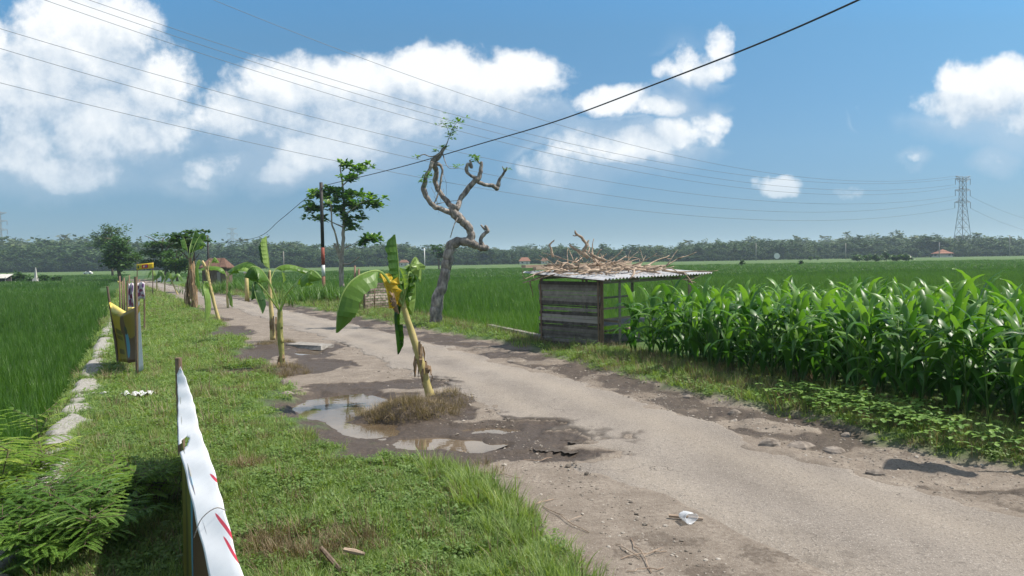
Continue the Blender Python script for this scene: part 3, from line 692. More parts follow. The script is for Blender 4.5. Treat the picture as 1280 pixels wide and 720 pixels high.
# ------------------------------------------------------------------ bare pruned tree on the right verge
def lumpy(mb, pts, rads, n=10, amp=.10):
    sp = spline([(*p, q) for p, q in zip(pts, rads)], max(4, len(pts)*2//3)); pts = [Vector(q[:3])+Vector((random.gauss(0, 1), random.gauss(0, 1), random.gauss(0, 1)))*q[3]*.12 for q in sp]
    r = [max(.001, q[3]*(1+amp*math.sin(i*1.1+random.random()*2)*.6+random.uniform(-amp, amp))) for i, q in enumerate(sp)]
    sp2 = spline([(*p, q) for p, q in zip(pts, r)], len(pts)*3); mb.tube([q[:3] for q in sp2], [max(.001, q[3]) for q in sp2], n, jit=.035)
Y = G(544, 407).y
root = G(544, 407); root.z = hz(root.x, root.y)
bt = thing('pruned_tree', root, 'tall gnarled grey tree with hacked bare limbs beside the right edge of the lane', 'tree')
mb = MB()
for pth in [
    [(544, 412, 14), (545, 398, 11.5), (546, 380, 10.5), (551, 362, 9.5), (556, 345, 9), (559, 328, 9), (562, 312, 8.6), (566, 304, 8.2), (576, 302, 7.8), (590, 304, 7.6), (600, 309, 6.2, .1), (607, 310, 6, .15)],
    [(604, 309, 4, .1), (601, 300, 3.6, .1), (605, 293, 3.4, .1), (610, 288, 3, .1), (606, 282, 2.0, .1)], [(607, 288, 2, .1), (601, 281, 1.6, .1)],
    [(586, 303, 7.4), (589, 292, 7.2), (584, 281, 7), (578, 277, 7.2), (572, 270, 8.5), (566, 264, 7.5), (569, 256, 6)],
    [(566, 266, 5.2), (553, 262, 4.3, -.1), (543, 258, 4.3, -.2), (535, 249, 4.2, -.25), (530, 236, 4.6, -.3), (532, 222, 3.6, -.3), (537, 212, 3.3, -.3), (541, 202, 3.4, -.3)],
    [(564, 258, 4.6), (556, 248, 4.6, .2), (548, 238, 4.2, .3), (544, 226, 4.4, .3), (546, 214, 4.2, .2), (541, 204, 5.5, .0), (548, 196, 4.4), (553, 188, 3.2), (558, 183, 1.8)],
    [(543, 205, 4, .1), (550, 206, 2.6, .1), (553, 213, 2, .1), (551, 226, 1.8, .1), (548, 242, 1.4, .1), (541, 258, 1.2, 0)],
    [(571, 262, 4.8), (575, 250, 4.6, .2), (583, 238, 5.0, .3), (592, 228, 4.9, .3), (598, 222, 4.5, .3), (601, 212, 3.6, .3), (602, 202, 2.2, .3)],
    [(598, 224, 3.8, .3), (588, 219, 2.8, .2), (583, 213, 3.2, .2), (585, 205, 3.2, .2), (590, 209, 2.4, .2), (587, 200, 1.6, .2)],
    [(600, 205, 1.8, .3), (596, 199, 1.3, .3), (594, 193, .8, .3)],
    [(596, 226, 3.6, .3), (606, 231, 3.4, .5), (616, 232, 3.4, .6), (621, 235, 4.6, .7), (624, 225, 2.8, .7), (630, 216, 2.2, .7), (634, 209, 1.3, .7)], [(631, 215, 1.6, .7), (628, 208, .9, .7)],
    [(553, 190, 2.4), (540, 196, 1.2, -.2), (530, 193, .9, -.2), (520, 197, .7, -.2)], [(557, 184, 1.2), (562, 170, .5), (566, 160, .4), (572, 152, .3)], [(562, 170, .4), (558, 158, .35), (550, 151, .3)],
    [(552, 188, 1.2), (560, 209, .5, -.3), (574, 210, .5, -.3)],
    [(572, 272, 1.3, -.2), (567, 283, .9, -.3), (563, 297, .8, -.3)], [(545, 255, .8), (560, 252, .5), (575, 250, .4)]]:
    p, r = pxpath(pth, Y); lumpy(mb, p, [q_*.71 for q_ in r], amp=.07)
for q in ((572, 270, 10, -.05), (608, 310, 7.5, .15), (541, 204, 6.5, .05), (530, 238, 5.5, -.3), (621, 236, 5.5, .7), (562, 306, 9, -.02), (592,229,5.8,.3)):
    c = P(q[0], q[1], Y+q[3]); r = q[2]*Y/F*.50
    mb.tube([c+Vector((-r, 0, -.3*r)), c+Vector((-.6*r, 0, -.1*r)), c, c+Vector((.6*r, 0, .1*r)), c+Vector((r, 0, .2*r))], [r*.25, r*.8, r, r*.8, r*.25], 9, jit=.15)
for i in range(7):   # thin dead creepers hanging in the fork
    a = P(random.uniform(535, 562), random.uniform(206, 262), Y+random.uniform(-.2, .2)); b = a+Vector((random.uniform(-.3, .35), random.uniform(-.1, .1), random.uniform(-.7, -.1)))
    mb.tube([a, (a+b)/2+Vector((.05, 0, .04)), b], [.006, .006, .004], 4)
mb.build('trunk', M['bark_grey'], bt, True)
def leafcard(mb, c, d, n, L, W, a, fold=.25, tipdrop=.3):
    """one broad obovate leaf: 2x3 faces, folded and drooping"""
    d = d.normalized(); s = d.cross(n)
    if s.length < .01: s = Vector((1, 0, 0))
    s.normalize(); n = s.cross(d)
    w = [.18, .75, 1.0, .15]; vs = []
    for i, f in enumerate((0, .38, .72, 1)):
        c0 = c+d*L*f-Vector((0, 0, 1))*L*tipdrop*f*f
        vs += [c0-s*W*.5*w[i]+n*fold*W*w[i]*.5, c0, c0+s*W*.5*w[i]+n*fold*W*w[i]*.5]
    fs = []
    for i in range(3):
        o = i*3; fs += [(o, o+1, o+4, o+3), (o+1, o+2, o+5, o+4)]
    mb.add(vs, fs, 0, a)
def rosette(mb, c, n, L, up=.35, arange=(.1, .9), wr=.5, axis=None):
    for i in range(n):
        az = random.uniform(0, 2*PI); el = random.uniform(-.35, 1)*up+.15
        d = Vector((math.cos(az)*math.cos(el), math.sin(az)*math.cos(el), math.sin(el)))
        nn = Vector((random.uniform(-.4, .4), random.uniform(-.4, .4), 1))
        leafcard(mb, c+d*L*.12, d, nn, L*random.uniform(.6, 1.1), L*wr*random.uniform(.8, 1.1), random.uniform(*arange), tipdrop=random.uniform(0, .45))
mb = MB()
for (px, py, rr, n, dy) in ((566, 157, 14, 15, 0), (554, 152, 7, 8, 0), (577, 150, 6, 7, 0), (563, 168, 6, 8, 0), (555, 184, 4, 6, 0), (543, 189, 3, 4, -.1), (520, 196, 2, 4, -.2), (533, 222, 8, 12, -.4), (529, 228, 6, 8, -.4), (594, 198, 6, 14, .3), (590,195,3,5,.3), (570, 209, 4, 4, -.3), (634, 211, 2, 3, .7)):
    for i in range(n):
        c = P(px+random.gauss(0, rr*.45), py+random.gauss(0, rr*.35), Y+dy+random.gauss(0, .12))
        rosette(mb, c, 4, .14, .5, (.3, 1), .42)
mb.build('foliage', M['tleaf'], bt)

# ------------------------------------------------------------------ broad leaved tree beside the power pole
Y = G(428, 366).y
root = G(428, 366); root.z = hz(root.x, root.y)
kt = thing('almond_tree', root, 'broad leaved tree with layered glossy crown beside the red and white banded pole', 'tree')
mb = MB(); E_ = []
for pth in [
    [(427, 368, 5), (427, 352, 4.4), (427, 335, 4.2), (427, 322, 4.4), (428, 312, 3.2), (429, 295, 3.0), (430, 275, 2.6), (430, 258, 2.2), (429, 240, 1.8), (427, 222, 1.6), (425, 208, 1.1)],
    [(427, 324, 3.6), (421, 312, 2.8), (418, 304, 1.6)], [(424, 318, 2.4), (420, 295, 1.6, -.5), (415, 280, 1.5, -.8), (414, 262, 1.2, -1), (412, 250, .9, -1)],
    [(429, 284, 1.6), (418, 279, 1.0, .5), (408, 274, 1.0, .8), (398, 268, .7, 1)], [(429, 270, 1.4), (440, 262, 1, -.5), (455, 252, .8, -.8), (468, 250, .5, -.8)],
    [(428, 330, 2.2), (438, 329, 1.4, -.3), (449, 321, 1.0, -.4)], [(428, 232, 1.2), (440, 222, .9), (455, 216, .6)], [(430, 262, 1.2), (437, 275, .8), (440, 285, .5)], [(430, 310, 1.3), (442, 305, .7, .4), (455, 298, .6, .6), (462,296,.5,.6)]]:
    p, r = pxpath(pth, Y); lumpy(mb, p, [q_*.72 for q_ in r], 8, .06)
mb.build('trunk', M['bark_pale'], kt, True)
mb = MB()
for (px, py, rx, ry, n) in ((432, 207, 8, 4, 9), (452, 210, 12, 5, 14), (440, 224, 14, 5, 14), (398, 245, 15, 7, 20), (388, 262, 11, 5, 12), (415, 240, 14, 6, 18), (438, 244, 18, 8, 26), (462, 252, 14, 7, 18), (410, 262, 18, 6, 22), (440, 262, 18, 6, 22), (472, 258, 7, 4, 7), (398, 274, 14, 4, 12), (430, 272, 8, 5, 7), (438, 284, 7, 9, 14), (452,274,9,4,7), (460, 299, 11, 5, 18), (468, 302, 8, 4, 8), (456, 305, 4, 3, 5), (424, 252, 24, 10, 26)):
    for i in range(int(n*.72)):
        c = P(px+random.gauss(0, rx*.5), py+random.gauss(0, ry*.5), Y+random.gauss(0, rx*.45*Y/F))
        rosette(mb, c, 11, .44, 1.0, (.0, 1), .58)
mb.build('crown', M['tleaf'], kt)

# ------------------------------------------------------------------ generic far and middle trees
def crown_mesh(mb, c, rad, nclump, nleaf, L, layered=False, arange=(0, 1), flat=.75):
    """leaf clumps through a crown volume, uneven with gaps"""
    for i in range(nclump):
        d = Vector((random.gauss(0, 1), random.gauss(0, 1), random.gauss(0, 1))).normalized()*random.uniform(.35, 1.0)
        if d.z < -.55: d.z *= .5
        cc = Vector(c)+Vector((d.x*rad[0], d.y*rad[1], d.z*rad[2]))
        if layered: cc.z = c[2]+round(d.z*2.6)/2.6*rad[2]+random.gauss(0, .05*rad[2])
        cr = rad[0]*random.uniform(.18, .38)
        a0 = random.uniform(arange[0], arange[1]*.6)
        for k in range(nleaf):
            q = Vector((random.gauss(0, .5), random.gauss(0, .5), random.gauss(0, .5*(.3 if layered else flat))))*cr
            az = random.uniform(0, 2*PI); e = random.uniform(-.5, .6)
            dd = Vector((math.cos(az)*math.cos(e), math.sin(az)*math.cos(e), math.sin(e))); s = dd.cross(Vector((random.gauss(0, .5), random.gauss(0, .5), 1))).normalized()
            l = L*random.uniform(.6, 1.3); p = cc+q
            mb.add([p, p+dd*l*.5+s*l*.3, p+dd*l, p+dd*l*.5-s*l*.3], [(0, 1, 2, 3)], 0, min(1, max(0, a0+random.uniform(-.15, .4))))
def tree(name, px, pyb, pyt, wpx, Y, label, mat, nclump, nleaf, L, crown_frac=.75, layered=False, trunkr=.10, arange=(0, 1), group=None, bark='bark_brown', fork=3, cat='tree'):
    Yn = min(G(px, pyb).y, 380); kk = Yn/Y; Y = Yn; L *= kk; trunkr *= kk
    b = P(px, pyb, Y); b.z = hz(b.x, b.y)
    top = P(px, pyt, Y).z; h = top-b.z; w_ = wpx*Y/F/2
    t = thing(name, b, label, cat, group)
    mb = MB(); cz = b.z+h*(1-crown_frac/2)
    rad = (w_, w_*.9, h*crown_frac/2)
    mb.tube(spline([(b.x, b.y, b.z-.1), (b.x+random.gauss(0, .1)*w_, b.y, b.z+h*.3), (b.x+random.gauss(0, .1)*w_, b.y, b.z+h*.6), (b.x, b.y, b.z+h*.85)], 8), list(np.linspace(trunkr, trunkr*.25, 8)), 7)
    for i in range(fork*2):
        z0 = b.z+h*random.uniform(.3, .7); a = random.uniform(0, 6.28); k = random.uniform(.5, .9)
        e = Vector((b.x+math.cos(a)*w_*k, b.y+math.sin(a)*w_*k, min(z0+h*.25, top-.1*h)))
        mb.tube(spline([(b.x, b.y, z0), tuple((Vector((b.x, b.y, z0))+e)/2+Vector((0, 0, .04*h))), tuple(e)], 5), list(np.linspace(trunkr*.45, trunkr*.1, 5)), 5)
    mb.build('trunk', M[bark], t, True)
    mb = MB(); crown_mesh(mb, (b.x, b.y, cz), rad, nclump, nleaf, L, layered, arange)
    mb.build('crown', M[mat], t)
    return t
tree('feathery_tree', 141, 345, 279, 48, 62, 'pale feathery tree standing behind the dark tree at the far left', 'pleaf', 46, 60, .20, .6, arange=(0, 1))
tree('roadside_tree', 151, 350, 291, 44, 50, 'dense dark tree nearest the rice field, in front of the feathery tree', 'dleaf', 70, 80, .19, .93, arange=(0, 1), trunkr=.13)
tree('terminalia_tree', 206, 350, 288, 54, 52, 'dark tree with flat layered branches above the white vehicle', 'dleaf', 70, 85, .20, .95, True, .14, (0, .8))
tree('umbrella_tree', 240, 365, 285, 48, 42, 'dark flat topped tree rising behind the shaggy banana clump', 'dleaf', 36, 85, .20, .42, True, .11, (0, .7))
tree('bushy_tree', 222, 352, 308, 34, 58, 'low bushy tree between the layered tree and the banana clump', 'dleaf', 40, 70, .2, .95, False, .1, (0, 1))
tree('small_tree', 549, 337, 304, 19, 110, 'small dark tree alone in the paddies behind the bare tree', 'dleaf', 22, 45, .35, .7, True, .14, (0, .5))
for px, py0, py1, w_, Yq, lb in ((927, 331, 325, 6, 130, 'small round bush left of its neighbours on the far bund'), (1013, 325, 320, 4, 180, 'tiny dark bush on the far bund, left one of a close pair'), (1022, 325, 320, 4, 182, 'tiny dark bush on the far bund, right one of a close pair'), (1001, 331, 324, 6, 140, 'small dark bush below a close pair of bushes')):
    tree('field_bush', px, py0, py1, w_, Yq, lb, 'dleaf', 10, 30, .3, .95, trunkr=.05, group='small bushes in the far paddies', cat='bush')
for k, px in enumerate((1072, 1084, 1096, 1108, 1120, 1132)):
    tree('hedge_shrub', px, 326+random.uniform(-.3, .3), 317.5+random.uniform(-1, 1), 15, 200+random.uniform(-4, 4), ['shrub at the left end of the far clump', 'second shrub from the left in the far clump', 'third shrub from the left in the far clump', 'third shrub from the right in the far clump', 'second shrub from the right in the far clump', 'shrub at the right end of the far clump'][k], 'dleaf', 22, 40, .5, .97, trunkr=.08, group='shrubs clumped together in the right paddies', cat='shrub', arange=(0, .7))
for k, (px, py, pt, w_, Yq) in enumerate(((22, 352, 341, 22, 75), (48, 352, 344, 26, 77), (70, 351, 346, 16, 80))):
    tree('reed_clump', px, py, pt, w_, Yq, ['dark reeds beside the field shelter', 'widest of three dark reed clumps in the left field', 'dark reeds farthest from the field shelter'][k], 'dleaf', 26, 40, .22, .98, trunkr=.03, group='reed clumps in the left paddies', cat='reeds', arange=(0, .4))

# dark undergrowth and reeds under the pole
def reeds(cx, cy, rx, ry, n, L, mat, name, label, cat):
    x = cx+rx*RNG.normal(0, .5, n); y = cy+ry*RNG.normal(0, .5, n)
    mb = MB()
    for i in range(n):
        z = hz(x[i], y[i])
        for k in range(7): blade(mb, (x[i], y[i], z), random.uniform(0, 6.28), random.uniform(0, .5), L*random.uniform(.6, 1.1), .035, random.uniform(.3, 1.4), random.uniform(0, .6), 4)
    return tag(mb.build(name, M[mat], attr='bl'), label, cat, kind=None)
g = G(402, 378); reeds(g.x+.3, g.y+1.5, 2.2, 3.2, 420, 1.1, 'fern_dark', 'reed_bed', 'dark green reeds growing round the foot of the banded pole', 'reeds')
g = G(320, 366); reeds(g.x, g.y+2.5, 5.0, 4.0, 400, 1.1, 'fern_dark', 'reed_thicket', 'dark reeds behind the far banana plants', 'reeds')
g = G(585, 395)
reeds(g.x, g.y, .5, .4, 60, .4, 'grass', 'grass_clump', 'pale green clump of long grass to the right of the bare tree', 'grass clump')

# ------------------------------------------------------------------ far forest
def forest_proto(name, mat, seed, L):
    random.seed(seed); mb = MB()
    crown_mesh(mb, (0, 0, 4.0), (3.3, 3.3, 3.9), 40, 46, L, arange=(0, 1.0))
    mb.tube([(0, 0, -.5), (0, 0, 6)], [.25, .12], 6, a=.9)
    return mb.build(name, M['forest'], link=False, attr='bl')
fp = [forest_proto('forest_tree', 'forest', 100+i, .85) for i in range(5)]
random.seed(21)
fx = []; 
def top_px(px): return np.interp(px, [-300, 0, 60, 130, 240, 330, 400, 560, 640, 760, 850, 900, 960, 1030, 1060, 1130, 1200, 1280, 1500], [307, 306, 304, 306, 307, 305, 309, 310, 311, 310, 308, 303, 303, 302, 299, 297, 297, 299, 300])
def forest(n, y0, y1, frac, tint):
    out = []
    for i in range(n):
        Yq = random.uniform(y0, y1); px = random.uniform(-330, 1620)
        tp = top_px(px); hz_y = 336-.0172*px; H = (hz_y-tp)*Yq/F+2.2       # from -0.2 up
        h = H*random.uniform(*frac)
        x = (px-640)/F*Yq
        out.append((x, Yq, max(.5, h/7.6*random.choice([.8, 1, 1, 1.0, 1.22])), tint+random.gauss(0, .22)))
    return out
FT = forest(900, 385, 430, (.45, .9), .30)+forest(900, 435, 520, (.65, 1.02), .5)+forest(700, 530, 680, (.8, 1.05), .85)
FT += [(x, y, s*.45, t*.6) for x, y, s, t in forest(800, 372, 390, (.6, 1.0), .3)]
FT = np.array(FT); n = len(FT)
rot = np.zeros((n, 3)); rot[:, 2] = RNG.uniform(0, 6.28, n)
wd = np.maximum(FT[:, 2], .55)*RNG.uniform(.7, 1.8, n)
scatter('distant_forest', np.stack([FT[:, 0], FT[:, 1], np.full(n, -.3)], 1), rot, np.stack([wd, wd, FT[:, 2]], 1), RNG.integers(0, 5, n), np.clip(FT[:, 3], 0, 1), fp, 'far belt of mixed woodland along the horizon')

# ------------------------------------------------------------------ banana plants
def leaf_mesh(mb, mid, width, phi0=.9, phi1=.9, tear=6, col=(.3, .7), seg=26, ripple=.010, petiole=0.0, asym=(1, 1), crumple=0.0, tip=True):
    """mid: list of points along the midrib; blade halves drop by phi from the level"""
    pts = [Vector(p) for p in spline([tuple(p) for p in mid], seg+1)]
    hd = Vector((pts[-1].x-pts[0].x, pts[-1].y-pts[0].y, 0))
    hd = hd.normalized() if hd.length > .05 else Vector((1, .2, 0)).normalized()
    S0 = hd.cross(Vector((0, 0, 1)))
    cuts = sorted(random.sample(range(3, seg-2), tear)) if tear else []
    for side in (-1, 1):
        strip = 0; dphi = 0; prev = None; start = True
        vs = []; fs = []; a = random.uniform(*col); rows = 0
        for i in range(seg+1):
            f = i/seg
            fb = (f-petiole)/(1-petiole) if petiole < 1 else 0
            wv = 0 if fb <= 0 else width*min(1, (fb/.12)**.6)*(1-max(0, (fb-.72)/.28)**2.4*.9)*asym[(side+1)//2]
            T = (pts[min(i+1, seg)]-pts[max(i-1, 0)]).normalized()
            S = (S0-T*S0.dot(T)).normalized(); Nn = S.cross(T)
            def row(dp):
                r = []
                ph = phi0+(phi1-phi0)*f+dp
                for k in range(4):
                    q = k/3; pk = ph*(.55+.5*q)
                    off = (S*side*math.cos(pk)-Nn*math.sin(pk))*wv*q
                    off += Nn*math.sin(i*2.1+side)*ripple*q+Vector((random.gauss(0, 1), random.gauss(0, 1), random.gauss(0, 1)))*crumple*q*width
                    r.append(pts[i]+off)
                return r
            if i in cuts:
                vs += row(dphi); rows += 1
                for rr in range(rows-1):
                    o = rr*4; fs += [(o+k, o+k+1, o+k+5, o+k+4) for k in range(3)]
                mb.add(vs, fs, 0, a); vs = []; fs = []; rows = 0; dphi = random.gauss(0, .22); a = random.uniform(*col)
            vs += row(dphi); rows += 1
        for rr in range(rows-1):
            o = rr*4; fs += [(o+k, o+k+1, o+k+5, o+k+4) for k in range(3)]
        mb.add(vs, fs, 0, a)
    r0 = max(.006, width*.07)
    mb.tube(pts, [r0*(1.25-1.0*i/seg) for i in range(seg+1)], 6, a=.92)
def banana(label, base_px, Yb, stems, leaves, sheaths=(), group=None):
    Yb = G(*base_px).y
    b = P(base_px[0], base_px[1], Yb); b.z = hz(b.x, b.y)
    t = thing('banana_plant', b, label, 'banana plant', group)
    for sp, bl in stems:
        mb = MB(); p, r = pxpath(sp, Yb, 26); r = [q*.68 for q in r]
        p = [Vector(q) for q in p]
        mb.tube(p, [q*(1+.05*math.sin(i*.9)) for i, q in enumerate(r)], 12, a=bl)
        for k in range(5):     # overlapping leaf sheaths
            i0 = random.randint(2, 18); m = min(len(p), i0+random.randint(4, 8)); a_ = random.uniform(0, 6.28); rr = r[i0]
            o = Vector((math.cos(a_), math.sin(a_), 0))*rr*.55
            mb.tube([q+o for q in p[i0:m]], [rr*(.62-.4*(j/(m-i0))) for j in range(m-i0)], 7, a=bl+random.uniform(-.12, .2))
        mb.build('pseudostem', M['pstem'], t, True, attr='bl')
    for lv in leaves:
        pts, wpx, kw = lv; kw = dict(kw); mt = kw.pop('mat', 'banana')
        mid = [P(q[0], q[1], Yb+(q[2] if len(q) > 2 else 0)) for q in pts]
        mb = MB(); leaf_mesh(mb, mid, wpx*Yb/F, **kw)
        o = mb.build('leaf', M[mt], t, attr='bl')
        if mt == 'banana_yellow': o['label'] = 'withered yellow leaf'
        if mt == 'banana_dry': o['label'] = 'dry brown leaf'
    for (px, py, L, n, rr) in sheaths:
        mb = MB()
        for k in range(n):
            a_ = random.uniform(0, 6.28); c = P(px+math.cos(a_)*rr, py+random.uniform(-.4, .4)*L, Yb+math.sin(a_)*rr*Yb/F)
            l = L*Yb/F*random.uniform(.3, .7); d = Vector((math.cos(a_)*.08, math.sin(a_)*.08, -1))*l; s = Vector((-math.sin(a_), math.cos(a_), 0))*rr*Yb/F*random.uniform(.2, .45)
            q = c+d*.5+Vector((math.cos(a_), math.sin(a_), 0))*random.uniform(0, .03)
            mb.add([c-s*.6, c+s*.6, q+s, q-s, c+d+s*.3, c+d-s*.5], [(0, 1, 2, 3), (3, 2, 4, 5)])
        mb.build('dry_sheath', M['dsheath'], t)
    return t
# front plant leaning over the lane
banana('leaning banana plant with a withered yellow leaf on the mound by the large puddle', (537, 499), 10.0,
  [([(540, 503, 8.5), (533, 478, 7.6), (525, 450, 7), (516, 420, 6.3), (508, 395, 5.6), (502, 372, 4.8)], .42)],
  [([(501, 378), (499, 350), (497, 320), (494, 293)], 15, dict(phi0=.8, phi1=1.2, tear=4, col=(.1, .5), petiole=.12)),
   ([(504, 380, .05), (510, 352, .1), (514, 330, .15), (520, 322, .2), (526, 336, .22), (526, 352, .22)], 18, dict(phi0=1.0, phi1=1.2, tear=4, col=(.45, .95), petiole=.35, crumple=.06)),
   ([(503, 384, -.05), (508, 355, -.05), (512, 340, 0), (518, 352, .1), (519, 372, .15), (516, 395, .1)], 17, dict(phi0=.7, phi1=1.3, tear=5, col=(.2, .9), petiole=.3, crumple=.08)),
   ([(502, 380, -.05), (490, 358, -.15), (476, 340, -.3), (458, 341, -.45), (440, 351, -.6), (428, 368, -.7), (422, 390, -.75), (420, 416, -.75)], 23, dict(phi0=1.05, phi1=.95, tear=2, col=(.38, .62), petiole=.33, asym=(1, .9))),
   ([(500, 382), (487, 360, -.1), (476, 342, -.15), (479, 350, -.2), (484, 366, -.2), (487, 386, -.2)], 17, dict(mat='banana_yellow', phi0=.9, phi1=1.3, tear=5, col=(.2, .9), petiole=.45, crumple=.09)),
   ([(488, 352, -.1), (494, 374, -.2), (499, 392, -.1)], 6, dict(mat='banana_dry', phi0=1.2, phi1=1.3, tear=3, col=(.2, .9), crumple=.12)),
   ([(501, 376, .1), (496, 378, .2), (493, 395, .2), (495, 420, .2), (497, 443, .2)], 10, dict(phi0=1.25, phi1=1.3, tear=3, col=(.0, .12), petiole=.15)),
   ([(502, 374, -.1), (505, 360, -.1), (503, 345, -.1), (499, 335, -.1)], 6, dict(phi0=.9, phi1=1.1, tear=2, col=(.7, 1), petiole=.3))],
  [(524, 440, 34, 14, 6), (531, 462, 30, 12, 7)])
# pair of plants
banana('banana plant with green stem and leaves spread both ways on the second earth mound', (353, 462), 12.6,
  [([(354, 466, 5), (352, 440, 5), (350, 415, 5.5), (350, 398, 5), (350, 386, 4)], .30)],
  [([(350, 392), (356, 372, -.1), (368, 356, -.2), (378, 346, -.3), (390, 338, -.4), (402, 348, -.4)], 17, dict(phi0=.5, phi1=.7, tear=1, col=(.45, .7), petiole=.42)),
   ([(349, 390), (343, 368, -.1), (335, 350, -.2), (325, 336, -.3), (314, 334, -.4), (305, 346, -.4)], 19, dict(phi0=.8, phi1=1.0, tear=2, col=(.35, .6), petiole=.40)),
   ([(350, 388), (352, 365), (354, 350), (352, 340)], 3, dict(phi0=1.2, phi1=1.2, tear=0, col=(.7, .9), petiole=.6)),
   ([(349, 388), (330, 362, -.4), (318, 352, -.5), (319, 368, -.6), (328, 392, -.6)], 13, dict(phi0=1.0, phi1=1.2, tear=2, col=(0, .12), petiole=.4))],
  [(353, 455, 30, 10, 5)])
banana('banana plant with a rolled pale upright leaf standing behind the green stemmed one', (342, 428), 14.6,
  [([(341, 425, 5), (340, 400, 4.2), (338, 375, 3.5), (337, 350, 2.8), (337, 338, 2.0)], .50)],
  [([(337, 345), (336, 325), (334, 310), (333, 295)], 8, dict(phi0=.6, phi1=.9, tear=0, col=(.85, 1.0), petiole=.15)),
   ([(336, 342), (330, 328, .1), (327, 312, .2), (326, 302, .2)], 4, dict(phi0=1.1, phi1=1.2, tear=1, col=(0, .2), petiole=.3)),
   ([(338, 350), (345, 336, .2), (358, 331, .3), (375, 334, .4), (398, 342, .5)], 8, dict(phi0=.7, phi1=.8, tear=3, col=(.25, .7), petiole=.25)),
   ([(337, 352), (326, 338, .1), (312, 328, .2), (296, 332, .2), (284, 340, .2)], 10, dict(phi0=.6, phi1=.8, tear=2, col=(.3, .6), petiole=.25)),
   ([(336, 354), (322, 345), (316, 355), (314, 375)], 9, dict(phi0=1.2, phi1=1.2, tear=1, col=(.1, .25), petiole=.3))],
  [(343, 395, 40, 16, 5)])
banana('leaning bare yellow banana stem with one limp leaf hanging to the grass', (272, 402), 20.5,
  [([(274, 402, 3.3), (268, 380, 3.0), (262, 355, 2.8), (257, 335, 2.6), (253, 326, 1.8)], .48), ([(262, 352, 2), (260, 338, 1.6), (262, 326, 1)], .5)],
  [([(256, 335), (249, 325, -.1), (244, 335, -.2), (245, 352, -.2), (247, 362, -.2)], 4, dict(phi0=1.1, phi1=1.2, tear=1, col=(.5, .8), petiole=.2)),
   ([(262, 362), (259, 352, -.2), (254, 358, -.3), (257, 375, -.4), (257, 406, -.4)], 8, dict(phi0=.9, phi1=1.0, tear=3, col=(.6, .85), petiole=.25)),
   ([(262, 334), (268, 322, .1), (274, 328, .2)], 5, dict(phi0=.8, phi1=1, tear=1, col=(.6, .9), petiole=.2))])
banana('tallest banana plant with shaggy dry sheaths and upright green leaves', (241, 388), 23.5,
  [([(243, 388, 3.6), (240, 365, 3.2), (238, 340, 3), (238, 322, 2.4)], .66), ([(235, 380, 2.4), (234, 360, 2.2), (235, 345, 1.8)], .74)],
  [([(238, 328), (237, 312), (240, 300, .2), (244, 288, .3)], 9, dict(phi0=.9, phi1=1, tear=4, col=(.2, .5), petiole=.25)),
   ([(238, 328), (244, 312), (252, 302, -.2), (258, 306, -.2)], 6, dict(phi0=.9, phi1=1, tear=3, col=(.3, .7), petiole=.35)),
   ([(237, 328), (234, 312), (231, 300), (229, 296)], 6, dict(phi0=1.1, phi1=1, tear=3, col=(.1, .4), petiole=.3)),
   ([(238, 326), (242, 310), (249, 296, .3), (256, 292, .3)], 7, dict(phi0=1, phi1=1.1, tear=4, col=(.1, .4), petiole=.35))],
  [(239, 340, 36, 30, 3.4), (241, 365, 40, 34, 4.), (234, 365, 30, 20, 3)])
banana('low banana plant with one long level leaf beside the brown roofed hut', (285, 385), 26.0,
  [([(285, 386, 2.2), (284, 370, 2), (284, 345, 1.6)], .5)],
  [([(284, 350), (278, 336), (262, 333), (245, 338)], 6, dict(phi0=.5, phi1=.7, tear=2, col=(.4, .8), petiole=.15)),
   ([(284, 350), (290, 336), (302, 333), (318, 338)], 7, dict(phi0=.5, phi1=.7, tear=3, col=(.5, .9), petiole=.12)),
   ([(284, 360), (290, 372), (291, 384)], 4, dict(phi0=1.2, phi1=1.2, tear=1, col=(.5, .8), petiole=.15))])
for k, (px, py, Yq) in enumerate(((196, 360, 36), (206, 362, 34), (218, 364, 33))):
    banana(['small far banana plant nearest the white vehicle', 'middle of three small far banana plants', 'small far banana plant with a slanting yellow stem'][k], (px, py+4), Yq,
      [([(px+(5 if k == 2 else 0), py+6, 1.3), (px, py-5, 1.2), (px-(4 if k == 2 else 0), py-14, 1)], .5)],
      [([(px-(4 if k == 2 else 0), py-14), (px-4, py-22), (px-9, py-20), (px-12, py-12)], 3.5, dict(phi0=.7, phi1=.9, tear=2, col=(.4, .8), seg=14)),
       ([(px-(4 if k == 2 else 0), py-14), (px+3, py-22), (px+8, py-19), (px+11, py-12)], 3.5, dict(phi0=.7, phi1=.9, tear=2, col=(.3, .7), seg=14)),
       ([(px, py-14), (px-3, py-18), (px-5, py-8)], 3, dict(phi0=1.1, phi1=1.2, tear=2, col=(.6, .9), seg=14))], group='small banana plants along the far bend')
